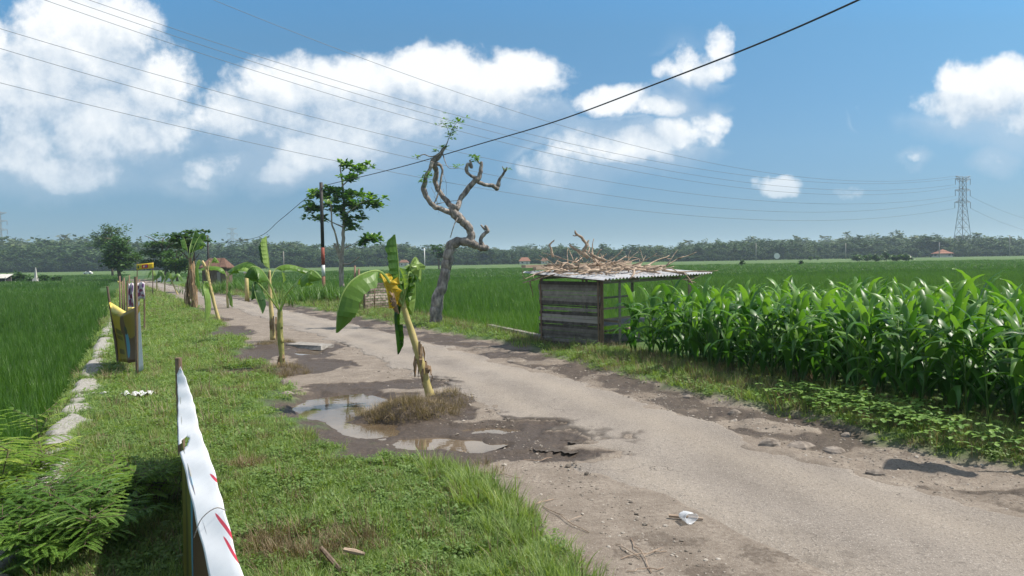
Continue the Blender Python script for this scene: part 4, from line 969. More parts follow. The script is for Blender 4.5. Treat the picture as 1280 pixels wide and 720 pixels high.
# a further plant just outside the frame whose leaf throws the shadow on the lane
lp = Vector((4.55, 7.05, 0))
def offbanana():
    tgt0, tgt1 = G(1105, 586), G(1205, 584); k = 3.0/SUN.z
    a = tgt0+SUN*k; b = tgt1+SUN*k
    base = Vector((b.x+1.25, b.y-.1, 0)); base.z = hz(base.x, base.y)
    t = thing('banana_plant', base, 'banana plant beyond the right edge of the verge', 'banana plant')
    mb = MB(); mb.tube(spline([tuple(base), (base.x, base.y, 1.5), (base.x-.05, base.y, 2.75)], 12), list(np.linspace(.09, .05, 12)), 12, a=.4); mb.build('pseudostem', M['pstem'], t, True, attr='bl')
    mb = MB(); leaf_mesh(mb, [(base.x-.05, base.y, 2.75), (base.x-.6, base.y+.03, 3.17), tuple(b+Vector((.1, 0, .15))), tuple((a+b)/2+Vector((0, 0, .1))), tuple(a)], .30, .15, .25, 1, (.3, .7), petiole=.5); mb.build('leaf', M['banana'], t, attr='bl')
    for dx, dy, l in ((.9, .3, 1), (.5, .9, .9), (.8, -.7, 1)):
        mb = MB(); p = Vector((base.x-.05, base.y, 2.75)); leaf_mesh(mb, [tuple(p), tuple(p+Vector((dx*.3, dy*.3, .45))), tuple(p+Vector((dx*.9, dy*.9, .5))), tuple(p+Vector((dx*1.4, dy*1.4, .1)))], .2, .5, .7, 3, (.3, .7), petiole=.2); mb.build('leaf', M['banana'], t, attr='bl')
offbanana()
# ------------------------------------------------------------------ corn
random.seed(5)
def corn_mesh(k):
    H = 1.12+.1*random.random(); st_ = MB(); lf = MB(); n = 11; ph = random.uniform(0, 6.28)
    st_.tube([(0, 0, -.05), (.01, 0, H*.5), (0, .01, H*.97)], [.016, .013, .006], 6)
    for i in range(n):
        z = H*(.10+.88*i/(n-1)); az = ph+i*PI+random.gauss(0, .45)
        L = (.62+.48*math.sin(PI*min(1, (i+2)/n)))*random.uniform(.85, 1.1); lean = random.uniform(.22, .5)*(1 if i < n-2 else .45); cur = random.uniform(2.1, 3.3)*(1 if i < n-2 else .6)
        w = .060*random.uniform(.85, 1.2); seg = 9; vs = []; p = Vector((0, 0, z)); ang = lean; d = Vector((math.cos(az), math.sin(az), 0)); tw = random.gauss(0, .5)
        for q in range(seg+1):
            f = q/seg; ww = w*min(1, .45+f*2.2)*(1-f**2.4)*.5*2+.001
            T = d*math.sin(ang)+Vector((0, 0, 1))*math.cos(ang); s0 = Vector((-math.sin(az), math.cos(az), 0)); nn = s0.cross(T)
            t_ = tw*f; s = s0*math.cos(t_)+nn*math.sin(t_); n2 = s.cross(T)
            wv = math.sin(q*2.3+i)*.008
            vs += [p-s*ww+n2*(ww*.35+wv), p, p+s*ww+n2*(ww*.35-wv)]
            p = p+T*L/seg; ang += cur/seg*(.5+f)
        fs = []
        for q in range(seg):
            o = q*3; fs += [(o, o+1, o+4, o+3), (o+1, o+2, o+5, o+4)]
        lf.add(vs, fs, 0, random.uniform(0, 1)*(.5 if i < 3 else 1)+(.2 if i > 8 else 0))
    a = st_.build('corn_plant', M['corn_stalk'], smooth=True, link=False); b = lf.build('leaves', M['corn_leaf'], smooth=True, link=False, attr='bl')
    return a, b
protos = [corn_mesh(k) for k in range(9)]
CORN = []
_a = st(*G(1285, 541)[:2]); _b = st(*G(768, 438)[:2]); CSL = (_b[1]-_a[1])/(_b[0]-_a[0])
for r, t in enumerate(_a[1]-.18+np.arange(0, 4.2, .56)):
    s = 1.9
    while s < 12.6-.15*r:
        CORN.append((s+random.gauss(0, .04), t+random.gauss(0, .05), r)); s += .265+.05*(r > 2)
CORN = [c for c in CORN if (lambda q: q[0] < q[1]*.69*1.12+1.2)(xy(c[0], c[1]))]
CORN = CORN[:298]
names = ['front', 'second', 'third', 'fourth', 'fifth', 'sixth', 'seventh', 'eighth']
first = set()
for i, (s, t, r) in enumerate(CORN):
    k = random.randrange(len(protos)); a, b = protos[k]
    x, y = xy(s, t+(s-_a[0])*CSL)
    if k in first: o = a.copy(); l = b.copy()
    else: o, l = a, b; first.add(k)
    COL.objects.link(o); COL.objects.link(l); l.parent = o
    sc = 1.0+random.gauss(0, .05)
    sc = sc*(.90-.05*sm(8, 12.5, s)+random.uniform(-.07, .05)); sc = float(sc)
    o.location = (x, y, hz(x, y)); o.rotation_euler = (random.gauss(0, .05), random.gauss(0, .05), random.uniform(0, 6.28)); o.scale = (sc*1.02, sc*1.02, sc*1.06)
    if r == 0: lb = 'young leafy corn plant standing in the row nearest the lane'
    elif r < 3: lb = 'young leafy corn plant in the second or third row, crowded behind the roadside row'
    else: lb = 'young leafy corn plant deep in the patch, only its upper leaves showing'
    tag(o, lb, 'corn plant', ['corn plants in the roadside row', 'corn plants in the middle rows', 'corn plants in the deep rows'][0 if r == 0 else 1 if r < 3 else 2])

M['board'] = mat_leaf('weathered_boards', [(0, (.055, .045, .038)), (.5, (.15, .13, .112)), (1, (.30, .265, .235))], inst=False, blade='bl', tfac=0, rough=.85, noise=.9, nscale=9)
# ------------------------------------------------------------------ roadside hut
A = G(752, 436); A.z = 0
e1 = Vector((.73, .683, 0)); e2 = Vector((-.746, .665, 0)); UP = Vector((0, 0, 1))
gz = -.02
def HP(a, b, z): return A+e1*a+e2*b+UP*z
RH = lambda a, b: 1.57+.03*a*.3+.10*b/1.5          # roof rises to the back
hut = thing('roadside_hut', HP(1.6, .8, gz), 'weathered wooden hut with slatted side wall and corrugated roof beside the corn', 'hut')
def beam(p0, p1, w_, h_, name, mat, parent): mb = MB(); mb.beam(p0, p1, w_, h_); return mb.build(name, M[mat], parent)
WD = 1.70; LN = 3.45
for (a, b, w_, mt) in ((.0, 0, .075, 'post_wood'), (.0, WD, .07, 'old_wood'), (.62, -.02, .05, 'old_wood'), (1.6, WD, .06, 'old_wood'), (LN, 0.0, .07, 'plank'), (LN, WD, .07, 'old_wood'), (1.05, .9, .085, 'bark_brown')):
    beam(HP(a, b, -.15), HP(a+.01, b, RH(a, b)-.06), w_, w_*.9, 'post', mt, hut)
mb = MB()     # slatted side wall, boards overlap unevenly
nb = 19
for i in range(nb):
    z0 = .02+i*(1.48/nb); jz = random.gauss(0, .006); jn = random.gauss(0, .012)
    if i == 11: continue
    c0 = HP(-.045+jn, .0+random.uniform(-.02, .02), z0+.035+jz); c1 = HP(-.045+jn+random.gauss(0, .006), WD+random.uniform(-.01, .05), z0+.035+jz+random.gauss(0, .010)+.02)
    mb.beam(c0, c1, .018, .073+random.gauss(0, .004)); mb.a[-8:] = [random.random()]*8
c0 = HP(-.04, .0, .04+11*1.48/nb+.015); c1 = HP(-.04, WD, .04+11*1.48/nb+.045); mb.beam(c0, c1, .018, .028)
mb.build('slatted_wall', M['board'], hut, attr='bl')
mb = MB(); mb.beam(HP(-.055, WD*.985, -.05), HP(-.055, WD*.985, 1.55), .03, .05); mb.beam(HP(-.06, .03, -.05), HP(-.06, .03, 1.50), .03, .04); mb.beam(HP(.0, -.05, -.05), HP(.0, -.05, 1.5), .02, .09); mb.build('corner_batten', M['post_wood'], hut)
beam(HP(0, 0, 1.47), HP(LN+.2, 0, 1.49), .05, .07, 'roof_beam', 'old_wood', hut); beam(HP(0, WD, 1.57), HP(LN+.2, WD, 1.59), .05, .07, 'roof_beam', 'old_wood', hut)
for a in (0, 1.05, 2.1, LN): beam(HP(a, -.25, RH(a, -.25)-.045), HP(a, WD+.2, RH(a, WD+.2)-.045), .04, .05, 'rafter', 'old_wood', hut)
for z in (.98, .70, .42, .12): beam(HP(.62, WD-.1, z), HP(LN, WD-.06, z+.02), .03, .05, 'rail', 'plank' if z < .9 else 'old_wood', hut)
beam(HP(1.35, WD-.1, .1), HP(1.35, WD-.1, 1.5), .04, .04, 'rail_post', 'plank', hut)
beam(HP(.66, .0, .55), HP(.66, WD, .62), .03, .05, 'rail', 'plank', hut)
mb = MB()
for k in range(6): mb.beam(HP(.7, .65+.16*k, .42), HP(LN-.1, .65+.16*k, .42), .13, .02)
mb.build('bench_seat', M['old_wood'], hut)
def corr(a0, a1, b0, b1, name='roof_sheet'):
    mb = MB(); n = int((a1-a0)/.0095); m = 5; th = .004
    for layer in (0, 1):
        vs = []
        for j in range(m+1):
            b = b0+(b1-b0)*j/m
            for i in range(n+1):
                a = a0+(a1-a0)*i/n
                z = RH(a, b)+.017*math.sin(a*2*PI/.076*.62)+.006*math.sin(a*1.7+b)+(th if layer else 0)
                vs.append(HP(a, b, z))
        fs = [(j*(n+1)+i, j*(n+1)+i+1, (j+1)*(n+1)+i+1, (j+1)*(n+1)+i) for j in range(m) for i in range(n)]
        mb.add(vs, fs)
    return mb.build(name, M['zinc'], hut, True)
M['zinc'] = mat_simple('corrugated_sheet', (.30, .31, .32), (.58, .59, .60), 3, .5, .5, (1, 1, 1), .2, .01, .25, c3=(.44, .38, .34))
corr(-.28, 1.2, -.30, WD+.32); corr(1.21, 3.95, -.34, WD+.3)
# planks and branches lying on the roof
def plank(a0, b0, a1, b1, z0, z1, w_, label):
    mb = MB(); p0 = HP(a0, b0, RH(a0, b0)+z0+.08); p1 = HP(a1, b1, RH(a1, b1)+z1+.08); mb.beam(p0, p1, w_, .065)
    tag(mb.build('plank', M['plank']), label, 'plank', 'planks on the hut roof')
plank(-.42, WD+.15, 2.2, WD-.1, .075, .075, .16, 'wide pale plank along the back of the hut roof, sticking out at the left')
plank(-.38, WD-.15, 1.9, WD-.35, .045, .045, .12, 'second plank in from the back of the hut roof')
plank(.9, 1.0, 3.15, 1.25, .05, .05, .12, 'pale plank lying over the middle of the hut roof')
plank(1.0, .55, 3.5, .75, .045, .045, .10, 'plank reaching furthest towards the right end of the hut roof')
plank(.5, 1.25, 3.1, 1.5, .09, .11, .12, 'topmost plank crossing the others at the back right of the hut roof')
random.seed(14)
def branch_mb(p, az, el, L, r, forks=2, wob=.18):
    mb = MB()
    def grow(p, d, L, r, depth):
        pts = [p]; rs = [r]
        for i in range(6):
            d = (d+Vector((random.gauss(0, wob), random.gauss(0, wob), random.gauss(0, wob*.6)))).normalized()
            p = p+d*L/6; pts.append(p); rs.append(r*(1-.10*(i+1)))
            if depth and i in (2, 4) and random.random() < .75:
                dd = (d+Vector((random.gauss(0, .6), random.gauss(0, .6), random.gauss(.1, .4)))).normalized()
                grow(p, dd, L*.45, r*.6, depth-1)
        mb.tube(pts, rs, 6, jit=.12)
    grow(Vector(p), Vector((math.cos(az)*math.cos(el), math.sin(az)*math.cos(el), math.sin(el))), L, r, forks)
    return mb
N_ST = 72
for i in range(N_ST):
    a = random.uniform(-.05, 2.6); b = random.uniform(-.1, WD); az = random.gauss(.8, .55)+(PI if random.random() < .5 else 0)
    hh = max(0, .22*(1-((a-1.0)/1.5)**2))
    o = branch_mb(HP(a, b, RH(a, b)+.05+random.uniform(0, hh)), az, random.gauss(.03, .09), random.uniform(.5, 1.3), random.uniform(.014, .036), 1, .13).build('branch', M['stick'], smooth=True)
    tag(o, 'short dry branch heaped with others on top of the hut roof', 'branch', 'dry branches heaped on the hut roof')
for pth, lb in (([(735, 322, 2.6), (729, 314, 2.2), (733, 306, 2), (728, 298, 1.8), (720, 292, 1.4), (719, 288, .9)], 'tall forked branch rising highest above the hut roof'),
            ([(691, 322, 1.8), (689, 312, 1.4), (687, 306, 1.2), (691, 302, .9), (693, 300, .6)], 'thin hooked branch standing up at the left end of the hut roof'),
            ([(733, 320, 2), (722, 313, 1.8), (712, 307, 1.2)], 'thick branch pointing up to the left beside the tallest one'),
            ([(757, 326, 2.2), (744, 321, 2), (738, 316, 1.4)], 'bent branch end in the middle of the roof heap'),
            ([(690, 344, 2), (700, 335, 2.2), (712, 333, 2), (722, 330, 1.8)], 'branch hanging over the front left edge of the hut roof'),
            ([(746, 322, 1.2), (749, 314, .9), (752, 312, .6)], 'short upright twig right of the tallest branch')):
    p, r = pxpath(pth, 17.7); mb = MB(); lumpy(mb, p, r, 7, .1)
    if pth[0][0] == 735:
        for q in ([(733, 306, 1.4), (736, 300, .9)], [(722, 293, 1), (719, 295, .8), (716, 294, .5)], [(728, 318, 1.6), (733, 312, 1.2)]):
            p2, r2 = pxpath(q, 17.7, 4); mb.tube(p2, r2, 6)
    tag(mb.build('branch', M['stick'], smooth=True), lb, 'branch')
c = HP(.35, .7, RH(.35, .7)+.10); mb = MB(); mb.tube([c+Vector((-.18, 0, 0)), c+Vector((-.1, 0, .02)), c+Vector((0, 0, .03)), c+Vector((.12, 0, .0))], [.03, .09, .10, .04], 8, jit=.2); tag(mb.build('wood_stump', M['stick'], smooth=True), 'knobbly root stump lying at the left end of the roof heap', 'stump')

# concrete field edge channel behind the bare tree
mb = MB()
p0 = G(612, 411); p1 = G(690, 428); p2 = HP(2.2, 1.2, 0)
def kerb_run(pts, w_, h_, mb):
    for q0, q1 in zip(pts[:-1], pts[1:]): mb.beam(Vector((q0[0], q0[1], -.02)), Vector((q1[0], q1[1], -.02)), w_, h_)
kerb_run([p0, p1], .16, .30, mb)
tag(mb.build('concrete_curb', M['slab']), 'pale concrete curb between the grass and the rice left of the hut', 'curb')
mb = MB(); q0 = HP(-.2, 1.0, 0); q1 = HP(2.0, 1.9, 0); kerb_run([G(752, 424), G(800, 424)], .16, .3, mb); tag(mb.build('concrete_curb', M['slab']), 'pale concrete curb seen through the open side of the hut', 'curb')
o = None

# ------------------------------------------------------------------ woven bamboo bin
random.seed(3)
cb = G(468, 391); Yc = cb.y
bin_ = thing('bamboo_bin', (cb.x, cb.y, 0), 'woven bamboo bin with a slanting side beyond the lane', 'bin')
fl, fr = G(456, 390), G(491, 387); ub = Vector((0, 1.1, 0))
fl.z = fr.z = -.02
M['bamboo'] = mat_leaf('woven_bamboo', [(0, (.13, .095, .075)), (.5, (.30, .235, .19)), (1, (.50, .41, .34))], inst=False, blade='bl', tfac=0, rough=.8, noise=.5, nscale=14)
def weave(p, q, h, tilt, mb, rows=11, cols=11):
    d = q-p
    for i in range(rows):
        z = h*(i+.5)/rows; a = random.uniform(0, 1)
        off = tilt*z/h
        for j in range(cols):
            s0, s1 = j/cols, (j+1)/cols; k = ((i+j) % 2)*.02
            m0 = p+d*s0+off+UP*(z+random.gauss(0, .008)); m1 = p+d*s1+off+UP*(z+random.gauss(0, .008)); n_ = Vector((0, -k, 0))
            mb.beam(m0+n_, m1+n_, .012, h/rows*.78); 
            mb.a[-8:] = [min(1, max(0, a+random.uniform(-.3, .3)))]*8
mb = MB(); weave(fl, fr, 1.18, Vector((.03, 0.1, 0)), mb); mb.build('woven_side', M['bamboo'], bin_, attr='bl')
mb = MB(); weave(fl+ub+Vector((-.25,0,0)), fl+Vector((-.02,0,0)), 1.08, Vector((.05, 0, 0)), mb, 10, 8); mb.build('woven_side', M['bark_brown'], bin_, attr='bl')
for q, h in ((fl, 1.25), (fr, 1.2), (fl+ub+Vector((-.25,0,0)), 1.3), (fr+ub, 1.25), ((fl*.66+fr*.34), 1.2)):
    mb = MB(); mb.tube([q+Vector((0, -.03, -.1)), q+Vector((.02, .06, h))], [.028, .024], 7); mb.build('stake', M['post_wood'], bin_, True)
mb = MB(); mb.beam(fl+UP*1.22+Vector((-.3, .9, 0)), fl+UP*1.25+Vector((.5, .2, 0)), .05, .04); mb.beam(fl+UP*1.2+Vector((-.3, 1.1, 0)), fl+UP*1.2+Vector((0, .05, 0)), .05, .04); mb.build('top_rail', M['plank'], bin_)
for px, pt, lb in ((443, 332, 'left of two bare stakes rising behind the bamboo bin'), (448, 336, 'right and shorter of two bare stakes behind the bamboo bin')):
    p = P(px, 376, Yc+2); q = P(px+.6, pt, Yc+2); p.z = -.05; mb = MB(); mb.tube([p, q], [.05, .045], 7); tag(mb.build('stake', M['post_wood'], smooth=True), lb, 'stake')

# ------------------------------------------------------------------ banded power pole, far pole, cables
def pole(name, px, pyb, pyt, Yq, bands, r_, label, cat='utility pole', group=None):
    b = P(px, pyb, Yq); b.z = hz(b.x, b.y)-.1; tp = P(px, pyt, Yq)
    t = thing(name, (b.x, b.y, b.z), label, cat, group)
    for (y0, y1, mt) in bands:
        z0 = b.z if y0 >= pyb else P(px, y0, Yq).z; z1 = P(px, y1, Yq).z
        mb = MB(); mb.tube([(b.x, b.y, z0), (b.x, b.y, z1)], [r_, r_*.93], 12); mb.build('pole_section', M[mt], t, True)
    return t, tp
pp, ptop = pole('power_pole', 405, 370, 228, G(405, 369).y, [(372, 345, 'rust'), (345, 331, 'white_paint'), (331, 309, 'red_paint'), (309, 228, 'black_paint')], .11, 'black power pole with red and white bands beside the broad leaved tree')
mb = MB(); mb.beam(ptop+Vector((-.12, 0, -.25)), ptop+Vector((.12, 0, -.25)), .05, .05); mb.tube([ptop+Vector((0, -.08, -.3)), ptop+Vector((0, -.08, -.15))], [.03, .03], 8); mb.build('cable_clamp', M['steel'], pp)
p2, p2top = pole('power_pole', 262, 372, 294, 75, [(372, 294, 'black_paint')], .11, 'thin dark power pole behind the leaning yellow stemmed banana plant')
def cable(pts, r_, name, mat, label, cat, n=60):
    sp = spline([tuple(p) for p in pts], n); mb = MB(); mb.tube(sp, r_, 5); tag(mb.build(name, M[mat], smooth=True), label, cat)
c0 = ptop+Vector((0, 0, -.2))
cable([c0, P(500, 209, 36), P(600, 180, 29), P(700, 150, 24), P(830, 101, 19.5), P(950, 54, 16.5), P(1073, 0, 14.2), P(1250, -85, 11.6), P(1500, -220, 9.2), Vector((12.5, 3, 7.6)), Vector((17, -14, 7.8))], .021, 'power_cable', 'black_cable', 'thick black cable rising from the banded pole across the sky', 'cable')
cable([c0, P(380, 250, 52), P(350, 275, 58), P(320, 297, 65), p2top+Vector((0, 0, -.9))], .021, 'power_cable', 'black_cable', 'black cable sagging from the banded pole down to the thin far pole', 'cable')

# ------------------------------------------------------------------ pylons and their conductors
def pylon(name, px, pyt, Yq, label, arms, det=True, group=None, ang=.35):
    ca, sa = math.cos(ang), math.sin(ang)
    base = P(px, 320, Yq); base.z = -.3; top = P(px, pyt, Yq).z; H = top-base.z
    t = thing(name, (base.x, base.y, base.z), label, 'pylon', group)
    def L(x, y, z): return Vector((base.x+x*ca-y*sa, base.y+x*sa+y*ca, base.z+z))
    def hw(f): return np.interp(f, [0, .62, 1.0], [.083, .030, .024])*H
    mb = MB(); r_ = .0026*H if det else .004*H
    lv = [0, .13, .25, .36, .46, .55, .63, .70, .77, .84, .92, .97]
    for sx in (-1, 1):
        for sy in (-1, 1):
            mb.tube([L(sx*hw(f), sy*hw(f), f*H) for f in lv], r_*1.25, 5)
    for i in range(len(lv)-1):
        f0, f1 = lv[i], lv[i+1]
        for sx, sy, tx, ty in ((-1, -1, 1, -1), (1, -1, 1, 1), (1, 1, -1, 1), (-1, 1, -1, -1)):
            mb.tube([L(sx*hw(f0), sy*hw(f0), f0*H), L(tx*hw(f1), ty*hw(f1), f1*H)], r_*.7, 4); mb.tube([L(tx*hw(f0), ty*hw(f0), f0*H), L(sx*hw(f1), sy*hw(f1), f1*H)], r_*.7, 4)
            if i: mb.tube([L(sx*hw(f0), sy*hw(f0), f0*H), L(tx*hw(f0), ty*hw(f0), f0*H)], r_*.7, 4)
    mb.build('lattice_mast', M['steel'], t)
    tips = []
    for f, wd, up in arms:
        mb = MB()
        for sx in (-1, 1):
            tip = L(sx*wd*H, 0, (f+up)*H); tips.append(tip)
            for sy in (-1, 1):
                mb.tube([L(sx*hw(f), sy*hw(f), f*H), tip], r_*.9, 4); mb.tube([L(sx*hw(f), sy*hw(f), (f+.035)*H), tip], r_*.9, 4)
                mb.tube([L(sx*hw(f), sy*hw(f), (f+.035)*H), (L(sx*hw(f), sy*hw(f), f*H)+tip)/2], r_*.6, 4)
        mb.build('crossarm', M['steel'], t)
    ins = []
    for tip in tips[2:]:
        mb = MB(); e = tip-UP*H*.075; pts = [tip+(e-tip)*k/10 for k in range(11)]; mb.tube(pts, [r_*(1.6 if k % 2 else .8) for k in range(11)], 6); mb.build('insulator', M['wire'], t); ins.append(e)
    return tips[:2], ins
AR = [(.965, .105, .035), (.83, .105, .02), (.65, .115, .02)]
# earth arms on top, then three pairs of conductor arms
earth, ins = pylon('pylon', 1203, 219, 420, 'tall steel lattice pylon above the woodland at the right', [(.945, .115, .045), (.915, .112, .045), (.80, .112, .02), (.66, .118, .01)], ang=.25)
pylon('pylon', 291, 283, 1150, 'hazy pylon far behind the banana plants', [(.92, .12, .03), (.80, .12, .02), (.66, .12, .01)], False)
pylon('pylon', 0, 262, 900, 'hazy pylon cut by the left edge of the picture', [(.92, .12, .03), (.80, .12, .02), (.66, .12, .01)], False)
def wire(att, obs, lab):
    """parabola in a vertical plane from the pylon over the lane"""
    Xa, Ya = att.x, att.y; Xe, Ye = -170., 120.
    pts = []; U_ = []; Zs = []
    for px, py in obs:
        r = ray(px, py); m = r.x/r.y
        # intersect plan line
        u_ = (m*Ya-Xa)/((Xe-Xa)-m*(Ye-Ya)); Yq = Ya+(Ye-Ya)*u_
        U_.append(u_); Zs.append(CAMZ+r.z/r.y*Yq)
    U_ = np.array([0]+U_); Zs = np.array([att.z]+Zs)
    w_ = np.ones(len(U_)); w_[0] = 5
    co_ = np.polyfit(U_, Zs, 2, w=w_)
    us = np.linspace(0, 1.15, 90); z = np.polyval(co_, us)
    P_ = [(Xa+(Xe-Xa)*q, Ya+(Ye-Ya)*q, zz) for q, zz in zip(us, z)]
    mb = MB(); rr = [np.clip(.00034*math.hypot(p[0], p[1]), .03, .075)*.85 for p in P_]
    mb.tube(P_, rr, 5); tag(mb.build('conductor', M['wire'], smooth=True), lab, 'conductor')
ords = ['topmost of the high conductors', 'second high conductor from the top', 'third high conductor from the top', 'fourth high conductor from the top', 'fifth high conductor from the top', 'sixth high conductor from the top', 'lowest of the high conductors']
obs = [[(250, 0), (440, 68), (640, 128), (860, 194), (1000, 230)], [(80, 0), (320, 68), (520, 125), (640, 153), (860, 205), (1000, 238)], [(75, 0-2+4), (320, 80), (520, 135), (640, 164), (860, 214), (1000, 244)], [(20, 0), (240, 62), (400, 104), (640, 175), (860, 222), (1000, 252)],
       [(0, 45), (250, 105), (420, 148), (640, 202), (860, 240), (1000, 260)], [(0, 70), (250, 130), (400, 166), (640, 217), (860, 254), (1000, 274)], [(0, 112), (250, 159), (420, 198), (640, 239), (860, 268), (1000, 281)]]
atts = [earth[0], earth[1], ins[0], ins[1], ins[2], ins[3], ins[4]]
for o_, a_, l_ in zip(obs, atts, ords): wire(a_, o_, l_+' crossing the sky')
def wire2(att, end, lab, sag):
    us = np.linspace(0, 1, 40); P_ = [tuple(att+(end-att)*u_-UP*sag*4*u_*(1-u_)) for u_ in us]
    mb = MB(); mb.tube(P_, .06, 4); tag(mb.build('conductor', M['wire'], smooth=True), lab, 'conductor')
wire2(ins[3], P(1400, 268, 600), 'upper conductor leaving the right side of the near pylon', 12); wire2(ins[5], P(1400, 282, 600), 'lower conductor leaving the right side of the near pylon', 12)

M['roof_brown'] = mat_simple('brown_roof', (.10, .058, .042), (.19, .11, .08), 5, .85, .2)
# ------------------------------------------------------------------ distant small structures
for px, pb, pt, Yq, lb in ((531, 338, 310, 160, 'white post in the paddies left of the small dark tree'), (945, 323, 304, 330, 'pale concrete post above the middle of the corn patch'), (1057, 323, 304, 330, 'pale post left of the shrub clump'), (1262, 319, 294, 350, 'tall pale post to the right of the pylon'), (1174, 320, 303, 345, 'pale post beside the orange roofed pavilion'), (355,343,314,150,'slim pale post behind the green stemmed banana plant')):
    pole('field_post', px, pb, pt, Yq, [(pb, pt, 'white_paint' if px in (531,) else 'slab')], .10 if Yq < 165 else .19, lb, 'post', 'pale posts in the far fields')
def house(px, pb, wpx, Yq, label, wall_h=2.6, roof_h=1.6, tiers=1, roofm='tile', wallm='wallw', name='house', depth=.7, openp=False):
    b = P(px, pb, Yq); b.z = -.3; w_ = wpx*Yq/F; d = w_*depth
    t = thing(name, (b.x, b.y, b.z), label, name.replace('_', ' '))
    if openp:
        for sx in (-1, 1):
            for sy in (-1, 1):
                mb = MB(); mb.beam(b+Vector((sx*w_*.36, sy*d*.36, 0)), b+Vector((sx*w_*.36, sy*d*.36, wall_h)), .25, .25); mb.build('pillar', M['wallw'], t)
        mb = MB(); mb.box(b+UP*.4, (w_*.9, d*.9, .8)); mb.build('platform', M[wallm], t)
        mb = MB(); mb.box(b+UP*wall_h*.55, (w_*.5, d*.5, wall_h*.9)); mb.build('wall', M[wallm], t)
    else:
        mb = MB(); mb.box(b+UP*wall_h/2, (w_*.86, d*.8, wall_h)); mb.build('wall', M[wallm], t)
        mb = MB(); mb.box(b+Vector((w_*.18, -d*.4-.03, wall_h*.4)), (w_*.12, .06, wall_h*.75)); mb.build('door', M['old_wood'], t)
        mb = MB(); mb.box(b+Vector((-w_*.2, -d*.4-.03, wall_h*.55)), (w_*.14, .06, wall_h*.35)); mb.build('window', M['black_paint'], t)
    mb = MB(); z = b.z+wall_h; k = 1.0
    for q in range(tiers):
        x, y = w_/2*k, d/2*k; r_ = .35*k*(0.35 if tiers > 1 else 1); zz = z+roof_h*q/tiers; z2 = z+roof_h*(q+1)/tiers; x2 = x*(.45 if tiers > 1 and q < tiers-1 else .55 if not openp else .05); y2 = .03 if q == tiers-1 else y*.45
        vs = [(b.x-x, b.y-y, zz), (b.x+x, b.y-y, zz), (b.x+x, b.y+y, zz), (b.x-x, b.y+y, zz), (b.x-x2, b.y-y2, z2), (b.x+x2, b.y-y2, z2), (b.x+x2, b.y+y2, z2), (b.x-x2, b.y+y2, z2)]
        vs += [(v[0], v[1], v[2]-.12) for v in vs[:4]]
        mb.add(vs, [(0, 1, 5, 4), (1, 2, 6, 5), (2, 3, 7, 6), (3, 0, 4, 7), (4, 5, 6, 7), (8, 9, 1, 0), (9, 10, 2, 1), (10, 11, 3, 2), (11, 8, 0, 3), (11, 10, 9, 8)]); k *= .5
    mb.build('roof', M[roofm], t)
    return t
house(656, 331, 15, 365, 'low house with reddish tiled roof at the edge of the far woodland', 1.7, 1.8)
house(681, 331, 10, 366, 'small brown roofed house seen beside the branches on the hut', 1.7, 1.3, roofm='rust', name='house')
house(1178, 322, 19, 360, 'orange roofed pavilion standing near the foot of the pylon', 2.0, 2.0, 2, name='pavilion', openp=True, depth=1)
house(505, 331, 12, 340, 'low tin roofed barn at the woodland edge behind the front banana plant', 2, 1.2, roofm='rust', name='barn')
house(272, 352, 34, 70, 'low open hut with faded brown roof behind the far banana leaves', 2.1, .85, roofm='roof_brown', wallm='bark_brown', name='field_hut', depth=.8)
# field shelter at the left edge
b = P(4, 352, 110); b.z = -.3; t = thing('field_shelter', (b.x, b.y, b.z), 'small shelter with white roof sheet at the left edge', 'shelter')
for sx in (-1, 1):
    for sy in (-1, 1): mb = MB(); mb.beam(b+Vector((sx*.75, sy*.6, 0)), b+Vector((sx*.75, sy*.6, 1.05)), .1, .1); mb.build('post', M['old_wood'], t)
mb = MB(); mb.box(b+UP*.55+Vector((0, .3, 0)), (1.4, .9, .9)); mb.build('wall', M['black_paint'], t)
mb = MB(); mb.box(b+UP*1.16, (2.0, 1.7, .06), Matrix.Rotation(.35, 3, 'X')); mb.build('roof', M['wallw'], t)
# white marker in the left field
b = P(45, 352, 108); b.z = -.2; t = thing('field_marker', (b.x, b.y, b.z), 'slim white pointed marker standing in the left field', 'marker')
mb = MB(); mb.box(b+UP*.35, (.9, .9, .7), taper=.6); mb.build('plinth', M['wallw'], t)
mb = MB(); mb.box(b+UP*1.5, (.34, .34, 1.6), taper=.25); mb.build('spire', M['wallw'], t)
